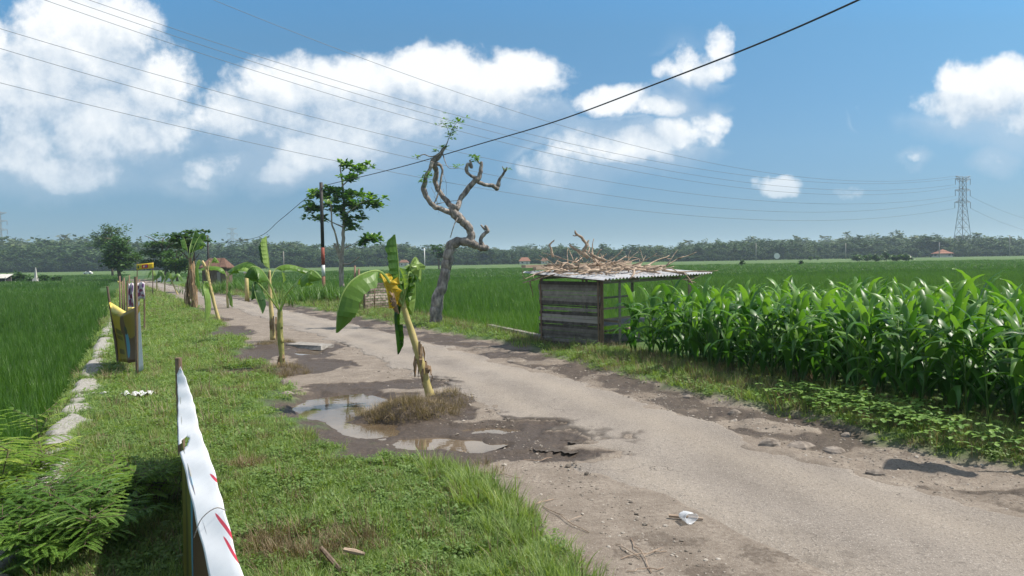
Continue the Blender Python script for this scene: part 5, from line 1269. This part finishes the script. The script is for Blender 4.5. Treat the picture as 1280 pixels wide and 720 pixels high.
# vehicles, far
def car(px, pb, wpx, Yq, label, body, ang=0.2):
    b = P(px, pb, Yq); b.z = hz(b.x, b.y) if Yq < 60 else -.25; Lc = wpx*Yq/F; H = Lc*.36 if wpx < 14 else Lc*.42
    t = thing('parked_car', (b.x, b.y, b.z), label, 'car'); prof = [(-.5, .12), (-.5, .5), (-.46, .58), (-.28, .62), (-.16, .97), (.22, 1.0), (.38, .66), (.49, .58), (.5, .12)]
    mb = MB(); R = Matrix.Rotation(ang, 3, 'Z'); W_ = Lc*.4; n = len(prof); vs = []
    for sy in (-1, 1):
        for (x, z) in prof: vs.append(b+R @ Vector((x*Lc, sy*W_/2*(.86 if z > .7 else 1), z*H+.12)))
    mb.add(vs, [tuple(range(n)), tuple(range(2*n-1, n-1, -1))]+[(i, i+n, (i+1) % n+n, (i+1) % n) for i in range(n)]); mb.build('body', M[body], t)
    mb = MB()
    for sy in (-1, 1):
        q = [(-.13, .68), (-.08, .92), (.2, .94), (.31, .68)]; mb.add([b+R @ Vector((x*Lc, sy*(W_/2*.96+.01), z*H+.12)) for x, z in q], [(0, 1, 2, 3)])
    mb.build('window', M['black_paint'], t)
    for sx in (-.3, .3):
        for sy in (-1, 1):
            c = b+R @ Vector((sx*Lc, sy*W_*.46, .14*H+.1)); ax = R @ Vector((0, .09, 0)); mb = MB(); mb.tube([c-ax, c+ax], [H*.22]*2, 12); mb.build('wheel', M['black_paint'], t)
car(110, 342.5, 10, 230, 'small white car beyond the left rice field under the trees', 'white_paint', .1)
car(206, 352, 22, 92, 'white car half hidden behind the far banana plants', 'white_paint', .5)
car(883, 341.5, 0, 1, 'x', 'white_paint') if False else None
for px, py, Yq, w_, lb in ((971, 320, 330, 2.2, 'tiny white field sign in the far paddies'), (876, 346, 60, .5, 'x')):
    if lb == 'x': continue
    b = P(px, py, Yq); b.z = -.3; t = thing('field_sign', b, lb, 'sign'); mb = MB(); mb.beam(b, b+UP*2.2, .12, .12); mb.build('post', M['slab'], t); mb = MB(); mb.tube([b+UP*2.1+Vector((0, -.12, 0)), b+UP*2.1+Vector((0, -.2, 0))], [1.3, 1.3], 16); mb.build('board', M['white_paint'], t)

# ------------------------------------------------------------------ banners on the verge
def mat_print(name, base, motifs, scale_uv=True):
    """printed banner: flat areas laid out on the cloth's own UVs; motifs (u, v, ru, rv, colour, squareness)"""
    m, nt, out = newmat(name); N = NT(nt); uv = N.coord('UV')
    nz = N.n('ShaderNodeTexNoise'); nz.inputs['Scale'].default_value = 5; N.l(uv, nz.inputs['Vector'])
    sp = N.n('ShaderNodeSeparateXYZ'); N.l(uv, sp.inputs[0])
    c = N.ramp(nz.outputs['Fac'], [(.3, base[0]), (.7, base[1])])
    for (u_, v_, ru, rv, col, p) in motifs:
        a = N.math('POWER', N.math('ABSOLUTE', N.math('DIVIDE', N.math('SUBTRACT', sp.outputs[0], u_), ru)), p); b = N.math('POWER', N.math('ABSOLUTE', N.math('DIVIDE', N.math('SUBTRACT', sp.outputs[1], v_), rv)), p)
        c = N.mix(N.maprange(N.math('ADD', a, b), .92, 1.06, 1, 0), c, col)
    tr = N.mix(1, c, (.8, .8, .8), 'MULTIPLY')
    N.bsdf(out, c, .45, .35, transl=tr, tfac=.25)
    return m
def cloth(name, grid, mats, parent, midx=None, back=None):
    """grid[i][j] points; UV from indices"""
    ni, nj = len(grid), len(grid[0]); me = bpy.data.meshes.new(name)
    vs = [tuple(p) for r in grid for p in r]; fs = [(i*nj+j, (i+1)*nj+j, (i+1)*nj+j+1, i*nj+j+1) for i in range(ni-1) for j in range(nj-1)]
    me.from_pydata(vs, [], fs); uvl = me.uv_layers.new(name='UVMap')
    for pl in me.polygons:
        for li in pl.loop_indices:
            v = me.loops[li].vertex_index; uvl.data[li].uv = ((v//nj)/(ni-1), (v % nj)/(nj-1))
    for m in mats: me.materials.append(m)
    if midx:
        for pl in me.polygons: pl.material_index = midx(pl.index//(nj-1), pl.index % (nj-1))
    me.polygons.foreach_set('use_smooth', [True]*len(me.polygons))
    o = bpy.data.objects.new(name, me); COL.objects.link(o)
    if parent: o.parent = parent; o.matrix_parent_inverse = Matrix.Translation(parent.location).inverted()
    sd = o.modifiers.new('thickness', 'SOLIDIFY'); sd.thickness = .0015; sd.offset = 0
    return o
M['banner_olive'] = mat_print('olive_banner_print', ((.13, .115, .012), (.17, .15, .02)), [(.5, .5, .012, .6, (.05, .045, .01), 8), (.42, .3, .012, .7, (.06, .25, .38), 8), (.32, .4, .09, .6, (.09, .035, .022), 8), (.12, .5, .10, .6, (.12, .03, .02), 6)])
def mat_white_back():
    m, nt, out = newmat('white_banner_back'); N = NT(nt); uv = N.coord('UV'); sp = N.n('ShaderNodeSeparateXYZ'); N.l(uv, sp.inputs[0])
    c = N.ramp(N.noise(N.coord(), 6, 4), [(.3, (.78, .79, .80)), (.7, (.86, .87, .88))])
    # red lettering of the printed face showing at the fold
    for (u_, v_, ru, rv, sl) in ((.283, .86, .009, .20, .16), (.240, .90, .008, .18, .16), (.392, .93, .006, .12, .12), (.16, .95, .012, .10, .10), (.08, .93, .014, .1, .10)):
        uu = N.math('ADD', sp.outputs[0], N.math('MULTIPLY', N.math('SUBTRACT', sp.outputs[1], v_), sl))
        a = N.math('POWER', N.math('ABSOLUTE', N.math('DIVIDE', N.math('SUBTRACT', uu, u_), ru)), 2.0); b = N.math('POWER', N.math('ABSOLUTE', N.math('DIVIDE', N.math('SUBTRACT', sp.outputs[1], v_), rv)), 2.0)
        c = N.mix(N.maprange(N.math('ADD', a, b), .8, 1.1, 1, 0), c, (.62, .03, .06))
    N.bsdf(out, c, .4, .4, transl=(.5, .5, .5), tfac=.15); return m
M['banner_back'] = mat_white_back()
# near banner: runs along the lane, its top folded over to show the white back
t0 = .235
def BP(s, t, z): x, y_ = xy(s, t); return Vector((x, y_, z))
s_far, s_near = 8.2, 1.15
SL = [1, 2.6, 3.84, 4.87, 7.04, 8.0, 8.2]; TLE = [.19, .167, .146, .134, .194, .228, .236]; TRE = [.25, .251, .263, .264, .28, .262, .25]
fb = thing('long_banner', BP(s_far, t0, 0), 'long white backed banner folded over its rope in the near left', 'banner')
up_, lo_ = [], []
random.seed(8)
NI = 120
def wav(k, f, p=0): return math.sin(k*f+p)
for i in range(NI+1):
    f = i/NI; s = s_near+(s_far-.10-s_near)*f
    pin = 1-abs(2*f-1)**6
    w_ = .135*(1-f)**.15*(.93+.06*wav(i, .23, 1)) if f < .97 else .04
    w_ = .150*min(1, (1-f)*6+.12)*(1.0+.03*wav(i*.5, .31, .5)+.02*wav(i*.5, .83)-.22*f)
    zt = 1.0-.03*math.sin(PI*f)+.006*wav(i*.5, .5)
    row = []
    for j in range(15):
        q = j/14   # 0 = left drooping edge, 1 = right folded edge
        le = np.interp(s, SL, TLE)+.004*wav(i*.5, .27, 1)+.0015*wav(i, .61); re = np.interp(s, SL, TRE)+.004*wav(i*.5, .33)+.002*wav(i, .77, 2); tt = float(le+(re-le)*q); zz = zt-.075*(1-q)+.004*wav(i*.5, .9, q*4)-.015*max(0, q-.8)
        row.append(BP(s, tt, zz))
    up_.append(row)
    row = []
    for j in range(9):
        q = j/8
        tt = float(np.interp(s, SL, TLE))+.022-.03*q*(1-f)+.008*wav(i*.5, .45, q*2)*q; zz = zt-.06-q*(.86)
        row.append(BP(s-.02*q, tt, zz))
    lo_.append(row)
# tear / hole near the middle of the folded strip
HOLE = (43, 44)
cl_ = cloth('folded_top', up_, [M['banner_back']], fb)
bmx = __import__('bmesh').new(); bmx.from_mesh(cl_.data); bmx.faces.ensure_lookup_table()
__import__('bmesh').ops.delete(bmx, geom=[bmx.faces[i_*14+j_] for i_ in range(54, 76) for j_ in range(0, 14) if ((i_-65-(j_-2)*.25)/2.3)**2+((j_-2.0)/4.2)**2 < 1], context='FACES_ONLY'); bmx.to_mesh(cl_.data); bmx.free()
cloth('printed_face', lo_, [M['banner_olive']], fb)
mb = MB(); x_ = BP(s_far, .248, 0); mb.tube([x_+UP*-.2, x_+UP*.4, x_+UP*1.07], [.036, .034, .034], 8, jit=.06); mb.build('post', M['post_wood'], fb)
mb = MB(); mb.tube([BP(s_far-.02, .248, .97), BP(s_far-.3, .25, .985)], .004, 5); mb.tube([tuple(q) for q in spline([tuple(BP(3.30, .135, .88)), tuple(BP(3.29, .165, .955)), tuple(BP(3.28, .22, .995)), tuple(BP(3.29, .262, .975))], 12)], .0022, 5); mb.build('tie_cord', M['old_wood'], fb)

# yellow banner between two leaning poles
yb = thing('yellow_banner', G(172, 472), 'sagging yellow and brown printed banner between two leaning wooden poles', 'banner')
pA0, pA1 = P(149, 458, 14.9), P(134, 358, 14.7); pB0, pB1 = P(172, 474, 13.2), P(169.5, 346, 13.2)
pA0.z = -.1; pB0.z = -.1
mb = MB(); mb.tube([pA0, (pA0+pA1)/2+Vector((.01, 0, 0)), pA1], [.028, .026, .02], 8, jit=.05); mb.build('pole', M['bark_brown'], yb)
mb = MB(); mb.tube([pB0, (pB0+pB1)/2, pB1], [.034, .03, .028], 8, jit=.05); mb.build('pole', M['post_wood'], yb)
M['banner_yellow'] = mat_print('yellow_banner_print', ((.42, .30, .02), (.50, .37, .03)), [(.62, .45, .30, .52, (.16, .07, .045), 4), (.80, .75, .2, .28, (.30, .20, .03), 3), (.56, .36, .085, .26, (.10, .30, .42), 3), (.56, .66, .07, .09, (.06, .05, .05), 2), (.22, .3, .18, .30, (.30, .24, .03), 5), (.2, .6, .12, .05, (.14, .10, .02), 6), (.2, .48, .12, .04, (.14, .10, .02), 6), (.16, .2, .09, .05, (.12, .09, .02), 6)])
M['banner_pale'] = mat_print('pale_banner_print', ((.66, .69, .72), (.78, .79, .80)), [(.5, .9, .6, .05, (.62, .50, .08), 8), (.0, .5, .12, .6, (.60, .46, .06), 8)])
gr = []
for i in range(25):
    f = i/24; row = []
    for j in range(15):
        q = j/14
        l = P(137+(149-137)*(1-q)*.9+0, 452+(384-452)*q, 14.85); r_ = P(171, 452+(382-452)*q, 13.25)
        p = l+(r_-l)*f
        p.z -= .14*math.sin(PI*f)*(.3+q)*.8+(.0 if q < .95 else 0); p.y += .10*math.sin(PI*f)*math.sin(q*3+1)+.03*math.sin(f*9+q*4); p.x += .03*math.sin(f*7)
        row.append(p)
    gr.append(row)
cloth('printed_face', gr, [M['banner_yellow']], yb)
# top corner folded towards the viewer
gr = []
for i in range(9):
    f = i/8; row = []
    for j in range(5):
        q = j/4; a = P(137+21*f, 377+13*f, 14.75-.55*f); b2 = P(139+17*f, 377+13*f+14*(1-f)**.6*min(1, f*8+.2)+2, 14.6-.55*f); row.append(a+(b2-a)*q+Vector((0, -.05*math.sin(PI*q), 0)))
    gr.append(row)
M['yellow_cloth'] = mat_simple('yellow_cloth', (.60, .46, .10), (.72, .58, .18), 5, .5, .3)
cloth('folded_corner', gr, [M['yellow_cloth']], yb)
gr = []
for i in range(7):
    f = i/6; gr.append([P(171.5+(1+f*7*(1-q*.8))*1.0, 466-4*f+(380-466)*q, 13.16-.08*f) for q in [j/12 for j in range(13)]])
cloth('hanging_strip', gr, [M['banner_pale']], yb)
# pink patterned banner behind
M['banner_pink'] = mat_print('purple_and_white_banner_print', ((.60, .52, .56), (.72, .68, .72)), [(.25, .7, .16, .14, (.22, .06, .16), 2), (.6, .5, .22, .09, (.30, .08, .14), 2), (.8, .8, .13, .13, (.20, .10, .26), 2), (.35, .3, .2, .12, (.28, .07, .18), 3), (.75, .2, .18, .08, (.36, .12, .16), 2), (.12, .15, .08, .12, (.5, .4, .12), 2)])
pb = thing('patterned_banner', G(165, 425), 'white and purple patterned banner hung between short stakes behind the yellow one', 'banner')
for px, pyb, pt, Yq in ((159, 425, 351, 20.3), (166, 420, 353, 21.5), (180.5, 415, 352, 22.8)):
    p = P(px, pyb, Yq); p.z = -.1; q = P(px, pt, Yq); mb = MB(); mb.tube([p, q], [.028, .022], 7, jit=.05); mb.build('stake', M['post_wood'], pb)
for (x0, x1, y0, y1, Yq, nm) in ((160, 167, 354, 388, 20.8, 'printed_face'), (169, 181, 353, 374, 22.6, 'printed_face')):
    gr = [[P(x0+(x1-x0)*i/8+.4*math.sin(j), y1+(y0-y1)*j/8+.8*math.sin(i*.9), Yq+.05*math.sin(i*1.3+j*.5)) for j in range(9)] for i in range(9)]
    cloth(nm, gr, [M['banner_pink']], pb)
gr = [[P(160+8*i/4, 392+(384-392)*j/4, 20.2+.04*math.sin(i*2)) for j in range(5)] for i in range(5)]; cloth('yellow_scrap', gr, [M['yellow_cloth']], pb)
# bundle of plain stakes behind
random.seed(44)
for k, (px, pt) in enumerate(((150, 345), (153.5, 351), (156, 347), (161.5, 344), (164, 352), (174, 349))):
    Yq = 24+k*1.6; p = P(px, 400, Yq); x_, y_ = p.x, p.y; p = Vector((x_, y_, hz(x_, y_)-.1)); q = P(px+random.uniform(-1.5, 1.5), pt, Yq); mb = MB(); mb.tube([p, q], [.03, .022], 7, jit=.05)
    tag(mb.build('banner_stake', M['post_wood'], smooth=True), ['bare stake furthest left behind the yellow banner', 'short bare stake second from the left behind the yellow banner', 'bare stake third from the left behind the yellow banner', 'tallest bare stake behind the patterned banner', 'short bare stake just right of the tallest one', 'bare stake nearest the small yellow sign'][k], 'stake', 'bare stakes along the verge')
# small yellow sign on a stake
def mat_sign():
    m = mat_print('yellow_sign_print', ((.72, .52, .03), (.78, .57, .04)), [(.5, .5, .19, .36, (.62, .05, .03), 5), (.44, .5, .05, .22, (.75, .6, .3), 2), (.56, .5, .05, .22, (.12, .16, .5), 2), (.11, .42, .055, .22, (.08, .12, .05), 2), (.11, .68, .03, .12, (.08, .12, .05), 2), (.80, .64, .10, .07, (.55, .32, .04), 6), (.80, .40, .08, .07, (.55, .32, .04), 6), (.25, .55, .05, .07, (.5, .3, .04), 6)])
    return m
sg = thing('yellow_sign', P(180, 372, 48), 'small tilted yellow sign with red printed block above the grass', 'sign')
sg.location.z = 0
gr = [[P(170.5+21.5*i/10, 337.5+(330.5-337.5)*j/4-2.2*i/10, 48-.12*math.sin(i*.3)) for j in range(5)] for i in range(11)]; cloth('board', gr, [mat_sign()], sg)
for px in (171.5, 191): p = P(px, 372, 48.1); p.z = -.1; mb = MB(); mb.tube([p, P(px, 327, 48.1)], [.03, .026], 6); mb.build('stake', M['bark_brown'], sg)
p = P(150, 372, 45); t = thing('yellow_ribbon_stake', (p.x, p.y, 0), 'thin stake with a scrap of yellow cloth near the dark tree', 'stake'); mb = MB(); mb.tube([(p.x, p.y, -.1), P(149, 348, 45)], [.03, .024], 6); mb.build('stake', M['bark_brown'], t)
gr = [[P(147+7*i/5, 354-3*j/3+i*.5, 44.9+.05*math.sin(i)) for j in range(4)] for i in range(6)]; cloth('cloth_scrap', gr, [M['yellow_cloth']], t)
# cut banana stump with pale top
b = P(309, 376, G(309, 376).y); b.z = hz(b.x, b.y); t = thing('cut_banana_stem', b, 'bare upright banana stem cut off flat with a pale top beyond the lane', 'banana stem')
mb = MB(); mb.tube([b+UP*-.05, b+UP*.8, b+UP*1.58], [.13, .105, .095], 10, a=.45); mb.build('pseudostem', M['pstem'], t, True, attr='bl')
mb = MB(); mb.tube([b+UP*1.58, b+UP*1.75], [.17, .14], 10); mb.build('cap', M['white_paint'], t, True)

# ------------------------------------------------------------------ slab over the drain, rocks, litter
def rock(px, py, w_, h_, label, mat='stone', name='rock', cat='rock', group=None, d_=None):
    g = onground(px, py); mb = MB(); n = 9; rings = [(-.35, .75), (-.1, 1.0), (.25, .92), (.55, .62), (.72, .2)]; vs = []
    ph = random.uniform(0, 6)
    for z, r_ in rings:
        for k in range(n):
            a = 2*PI*k/n; q = 1+.16*math.sin(2*a+ph)+.10*math.sin(5*a+ph*2)+random.uniform(-.08, .08)
            vs.append((g.x+math.cos(a)*w_/2*r_*q, g.y+math.sin(a)*(d_ or w_*.8)/2*r_*q, g.z+z*h_+random.uniform(-.05, .05)*h_))
    fs = [(i*n+k, i*n+(k+1) % n, (i+1)*n+(k+1) % n, (i+1)*n+k) for i in range(len(rings)-1) for k in range(n)]+[tuple((len(rings)-1)*n+k for k in range(n))]
    mb.add(vs, fs); return tag(mb.build(name, M[mat]), label, cat, group)
random.seed(9)
g0, g1 = G(367, 430, .02), G(409, 433, .02); mb = MB(); mb.beam(Vector((g0.x, g0.y, .0)), Vector((g1.x, g1.y, .0)), .42, .10); 
for k in range(len(mb.v)): v = mb.v[k]; mb.v[k] = (v[0]+random.uniform(-.03, .03), v[1]+random.uniform(-.05, .05), v[2]+random.uniform(-.01, .01))
tag(mb.build('broken_slab', M['slab']), 'broken concrete slab lying beside the small puddle', 'slab')
rock(355, 482, .17, .14, 'pale rounded rock on the edge of the second earth mound'); rock(359, 494, .20, .09, 'flat grey rock beside the large puddle')
rock(131, 492, .15, .05, 'whitish flat stone in the grass left of the torn white paper', 'white_litter', 'stone', 'stone')
for px, py, w_, h_, lb in ((918, 518, .17, .09, 'rounded rock at the grass edge left of the broken slabs'), (1000, 560, .30, .10, 'largest broken asphalt lump on the right shoulder'), (962, 556, .22, .09, 'broken asphalt lump left of the largest one'), (1042, 565, .26, .08, 'broken asphalt lump right of the largest one'), (1058, 545, .13, .06, 'small upright stone at the grass edge behind the broken asphalt'), (860, 497, .15, .06, 'flat stone on the muddy shoulder'), (675, 462, .22, .07, 'pale stone on the shoulder below the hut'), (640, 452, .25, .05, 'flat pale stone on the shoulder nearest the front banana plant'), (1095, 592, .16, .05, 'low broken lump beside the leaf shadow')):
    rock(px, py, w_, h_, lb, group='broken stones on the right shoulder')
# loose gravel along shoulder and worn road
random.seed(10)
def pebble(i):
    mb = MB(); n = 6; vs = []; rings = [(-.3, .7), (.1, 1), (.5, .55)]
    for z, r_ in rings:
        for k in range(n): a = 2*PI*k/n; q = r_*random.uniform(.75, 1.2); vs.append((math.cos(a)*q*.5, math.sin(a)*q*.42, z*.6))
    mb.add(vs, [(i_*n+k, i_*n+(k+1) % n, (i_+1)*n+(k+1) % n, (i_+1)*n+k) for i_ in range(2) for k in range(n)]+[tuple(2*n+k for k in range(n))])
    return mb.build('pebble', M['gravel'], link=False)
m_, nt_, o_ = newmat('gravel'); Ng = NT(nt_); Ng.bsdf(o_, Ng.ramp(Ng.attr('tint', 'INSTANCER'), [(0, (.07, .06, .05)), (.5, (.22, .19, .155)), (1, (.42, .38, .33))]), .9, .2); M['gravel'] = m_
pp_ = [pebble(i) for i in range(5)]
s = RNG.uniform(2, 24, 5200); s = 2+(s-2)**1.0*RNG.uniform(.2, 1, 5200); tt = np.where(RNG.random(5200) < .62, RNG.uniform(0, 1, 5200)*(gR(s)-tR(s)+.2)+tR(s)-.1, tL(s)-RNG.exponential(.5, 5200)+.3)
x, y = xy(s, tt); k = (y > 2) & (infan(x, y)) & (tt > gL(s)-.1); x, y = x[k], y[k]
n = len(x)
x2, y2 = pts_area(-1.5, 6, 3.2, 8, 70); s2, t2 = st(x2, y2); k = (t2 > 2.7) & (t2 < 6.6) & (RNG.random(len(x2)) < .25+.75*sm(4.4, 3.2, t2)); x2, y2 = x2[k], y2[k]
z2 = np.maximum(height(x2, y2), np.where(roadm(x2, y2) > .06, (fbm(x2, y2, .9, 4, 1)-.5)*.05+.012, -9))
X_ = np.concatenate([x, x2]); Y_ = np.concatenate([y, y2]); Z_ = np.concatenate([np.maximum(height(x, y), np.where(roadm(x, y) > .06, (fbm(x, y, .9, 4, 1)-.5)*.05+.012, -9)), z2])
n = len(X_); sz = np.concatenate([RNG.lognormal(-4.1, .5, len(x)), RNG.lognormal(-4.7, .45, len(x2))]); sz = np.clip(sz, .006, .09)
rot = RNG.normal(0, .25, (n, 3)); rot[:, 2] = RNG.uniform(0, 6.28, n)
scatter('gravel', np.stack([X_, Y_, Z_], 1), rot, np.stack([sz, sz, sz*.7], 1), RNG.integers(0, 5, n), RNG.beta(2, 2, n), pp_, 'loose gravel and crumbs of asphalt along the broken lane edges')
# straw and twigs on the earth
random.seed(12)
def roadz(x, y):
    h = hz(x, y); xa, ya = np.array([x]), np.array([y])
    return max(h, float((fbm(xa, ya, .9, 4, 1)-.5)[0]*.05+.022) if roadm(xa, ya)[0] > .06 else -9)
for k, (x0, y0, x1, y1, lb) in enumerate(((680, 634, 735, 668, 'long thin twig lying on the bare earth above the grass edge'), (600, 592, 650, 598, 'straw stalk by the muddy hollow'), (640, 640, 690, 625, 'forked dry stalk beside the long twig'), (770, 680, 800, 700, 'dry straw wisp lower left of the cup'), (775, 700, 835, 690, 'longest straw in the wisp near the bottom edge'), (615, 628, 640, 634, 'short brown twig by the grass fringe'), (655, 576, 690, 572, 'pale splinter at the edge of the mud'), (785, 715, 830, 712, 'straw at the very bottom of the picture'), (790, 675, 815, 716, 'straw crossing the wisp steeply'), (575,565,600,560,'short pale stick by the muddy water'))):
    a = onground(x0, y0); b = onground(x1, y1); pts = []
    for i in range(8):
        f = i/7; p = a+(b-a)*f; p += Vector((random.gauss(0, .008), random.gauss(0, .012), 0)); p.z = roadz(p.x, p.y)+.008+.012*math.sin(PI*f); pts.append(p)
    mb = MB(); mb.tube(pts, [.0035]*8, 5); p = pts[4]
    if k % 2 == 0: mb.tube([p, p+Vector((.07, .05, .008)), p+Vector((.12, .11, .0))], [.003, .002, .002], 4); mb.tube([pts[2], pts[2]+Vector((.05, -.05, .0))], [.003, .002], 4)
    tag(mb.build('twig', M['stick']), lb, 'twig', 'twigs and straws on the earth')
# crushed plastic cup with a stick through it
g = onground(858, 654); g.z = roadz(g.x, g.y)
m, nt, out = newmat('clear_plastic'); N = NT(nt); b_ = N.n('ShaderNodeBsdfPrincipled'); b_.inputs['Base Color'].default_value = (.80, .83, .86, 1); b_.inputs['Roughness'].default_value = .18; tr = N.n('ShaderNodeBsdfTransparent'); mx = N.n('ShaderNodeMixShader'); fr = N.n('ShaderNodeLayerWeight'); fr.inputs[0].default_value = .35
N.l(N.maprange(fr.outputs['Facing'], 0, 1, .38, .9, False), mx.inputs[0]); N.l(tr.outputs[0], mx.inputs[1]); N.l(b_.outputs[0], mx.inputs[2]); N.l(mx.outputs[0], out.inputs[0]); M['cup'] = m
t = thing('plastic_cup', g, 'crushed clear plastic cup lying on the lane across a pale stick', 'cup')
mb = MB(); n = 20; vs = []; ax = Vector((.25, -.62, .03)).normalized(); sx = ax.cross(UP).normalized(); uz = sx.cross(ax)
c = g+UP*.045+Vector((0, .04, 0))
for i, (d, r_) in enumerate(((-.015, .002), (-.012, .030), (0, .036), (.05, .043), (.095, .049), (.097, .052), (.10, .049))):
    for k in range(n):
        a = 2*PI*k/n; q = 1+.10*math.sin(3*a+i)+.06*math.sin(7*a+2*i); vs.append(c+ax*(d-.02)+sx*math.cos(a)*r_*q*1.12+uz*math.sin(a)*r_*q*.80)
mb.add(vs, [(i*n+k, i*n+(k+1) % n, (i+1)*n+(k+1) % n, (i+1)*n+k) for i in range(6) for k in range(n)]); mb.build('cup_wall', M['cup'], t, True)
mb = MB(); a = onground(836, 648); b = onground(879, 651); a.z = roadz(a.x, a.y)+.022; b.z = roadz(b.x, b.y)+.016; mb.tube([a, (a+b)/2, b], [.013, .011, .009], 7, jit=.15); tag(mb.build('stick', M['plank']), 'pale stick lying under the plastic cup', 'stick')
# torn paper
gr = []; g = onground(172, 497)
for i in range(14):
    gr.append([Vector((g.x-.22+.44*i/13, g.y-.10+.2*j/7+.03*math.sin(i*1.1), g.z+.05+.03*math.sin(i*1.7+j*1.3)+random.uniform(0, .02))) for j in range(8)])
o = cloth('torn_paper', gr, [M['white_litter']], None); tag(o, 'crumpled white paper in the grass right of the whitish stone', 'paper')
# old timber bits in the near grass
for k, (x0, y0, x1, y1, lb) in enumerate(((402, 698, 425, 722, 'short brown piece of rotten wood at the bottom of the grass'), (430, 700, 456, 702, 'pale split stick beside the rotten wood'))):
    a = onground(x0, y0); b = onground(x1, y1); a.z += .07; b.z += .05; mb = MB(); mb.tube([a, (a+b)/2, b], [.014, .018, .012], 7, jit=.2); tag(mb.build('wood_piece', M['stick' if k else 'bark_brown']), lb, 'wood piece')

# ------------------------------------------------------------------ feathery bush at the near left
random.seed(31)
def frond(mb, p, d, L, n, leaf, a, droop=.6):
    """pinnate frond: rows of small leaflets either side of a rib, slightly drooping"""
    d = Vector(d).normalized(); pts = [Vector(p)]
    for i in range(8): d = (d-UP*droop/8).normalized(); pts.append(pts[-1]+d*L/8)
    for k in range(n):
        f = (k+.5)/n*8; i = min(int(f), 7); q = pts[i]+(pts[i+1]-pts[i])*(f-i); T = (pts[i+1]-pts[i]).normalized(); S = T.cross(UP)
        if S.length < .1: S = Vector((1, 0, 0))
        S.normalize(); nn = S.cross(T); l = leaf*(1-.5*abs(2*k/n-.8))
        for sd in (-1, 1):
            e = (S*sd+T*.35-UP*random.uniform(.0, .35)).normalized(); w_ = T*l*.17
            mb.add([q, q+e*l*.5+w_, q+e*l, q+e*l*.5-w_], [(0, 1, 2, 3)], 0, min(1, max(0, a+random.uniform(-.12, .12))))
    mb.tube(pts[::2], [.0022]*len(pts[::2]), 4, a=.6)
def feather_bush(cpx, label, stems, mat, name, arange, Lf=.26, nl=15, leaf=.055, fr_per=9, hmul=1.0):
    g = onground(*cpx); t = thing(name, g, label, 'bush')
    sm_ = MB(); fm = MB()
    for (dx, dy, H) in stems:
        b = g+Vector((dx*.3, dy*.3, 0)); tp = g+Vector((dx, dy, H*hmul)); mid = (b+tp)/2+Vector((random.gauss(0, .04), random.gauss(0, .04), .05))
        sp = [Vector(q) for q in spline([tuple(b), tuple(mid), tuple(tp)], 9)]; sm_.tube(sp, [.008-.0006*i for i in range(9)], 6)
        for k in range(fr_per):
            q = sp[random.randint(2, 8)]; az = random.uniform(0, 6.28); el = random.uniform(-.1, .7); a = random.uniform(*arange)
            # two-level frond
            d = Vector((math.cos(az)*math.cos(el), math.sin(az)*math.cos(el), math.sin(el)))
            sm_.tube([q, q+d*Lf*.8], [.003, .002], 4)
            for m in range(4):
                for sd in (-1, 1):
                    S = d.cross(UP).normalized(); e = (S*sd+d*.8+UP*.1).normalized()
                    frond(fm, q+d*Lf*.22*(m+.6), e, Lf*.52, nl, leaf*.42, a)
    sm_.build('stem', M['bark_brown'], t, True); fm.build('foliage', M[mat], t, attr='bl')
feather_bush((0, 650), 'yellow green feathery bush at the very left edge', [(random.uniform(-.45, .42), random.uniform(-.5, .5), random.uniform(.45, .75)) for _ in range(14)], 'fern', 'feathery_bush', (.2, .9), .26, fr_per=13, leaf=.052, nl=20)
feather_bush((78, 700), 'darker feathery bush low in the near left corner', [(random.uniform(-.42, .36), random.uniform(-.35, .5), random.uniform(.18, .42)) for _ in range(16)], 'fern_dark', 'feathery_bush', (.2, 1), .26, fr_per=15, leaf=.052, nl=18)
feather_bush((165, 640), 'light feathery seedling bush between the pale path and the white banner', [(random.uniform(-.3, .3), random.uniform(-.3, .35), random.uniform(.2, .38)) for _ in range(10)], 'fern', 'feathery_bush', (.0, .5), .22, fr_per=11, leaf=.048, nl=18)
# leafless dark stems
g = onground(195, 625); t = MB()
for i in range(46):
    b = g+Vector((random.gauss(0, .20), random.gauss(0, .22), 0)); e = b+Vector((random.gauss(0, .07), random.gauss(0, .07), random.uniform(.15, .36))); t.tube([b, (b+e)/2+Vector((random.gauss(0, .012), 0, 0)), e], [.004, .0032, .002], 4)
tag(t.build('dead_weed', M['bark_brown']), 'clump of leafless dark stems beside the banner', 'dead weeds')
M['creeper'] = mat_leaf('creeper_leaves', [(0, (.06, .14, .025)), (.6, (.13, .24, .04)), (1, (.20, .32, .065))], inst=False, blade='bl', tfac=.3, rough=.55)
# low broad-leaved creeper on the right verge
random.seed(33)
mb = MB(); 
for i in range(480):
    s_ = random.uniform(3.5, 7.5); t_ = float(gR(s_))+abs(random.gauss(.55, .28))
    if t_ > 8.6: continue
    if fbm(np.array([s_*1.3]), np.array([t_*1.3]), 1, 3, 80)[0] < .49: continue
    x_, y_ = xy(s_, t_); z = hz(x_, y_)+random.uniform(.10, .26); az = random.uniform(0, 6.28)
    for q in range(3):
        d = Vector((math.cos(az+q*2.1), math.sin(az+q*2.1), random.uniform(-.2, .3))); leafcard(mb, Vector((x_, y_, z)), d, UP, random.uniform(.05, .085), .05, random.uniform(.2, 1), .2, .2)
tag(mb.build('creeper', M['creeper'], attr='bl'), 'low creeper with three part leaves along the corn edge', 'creeper', kind='stuff')
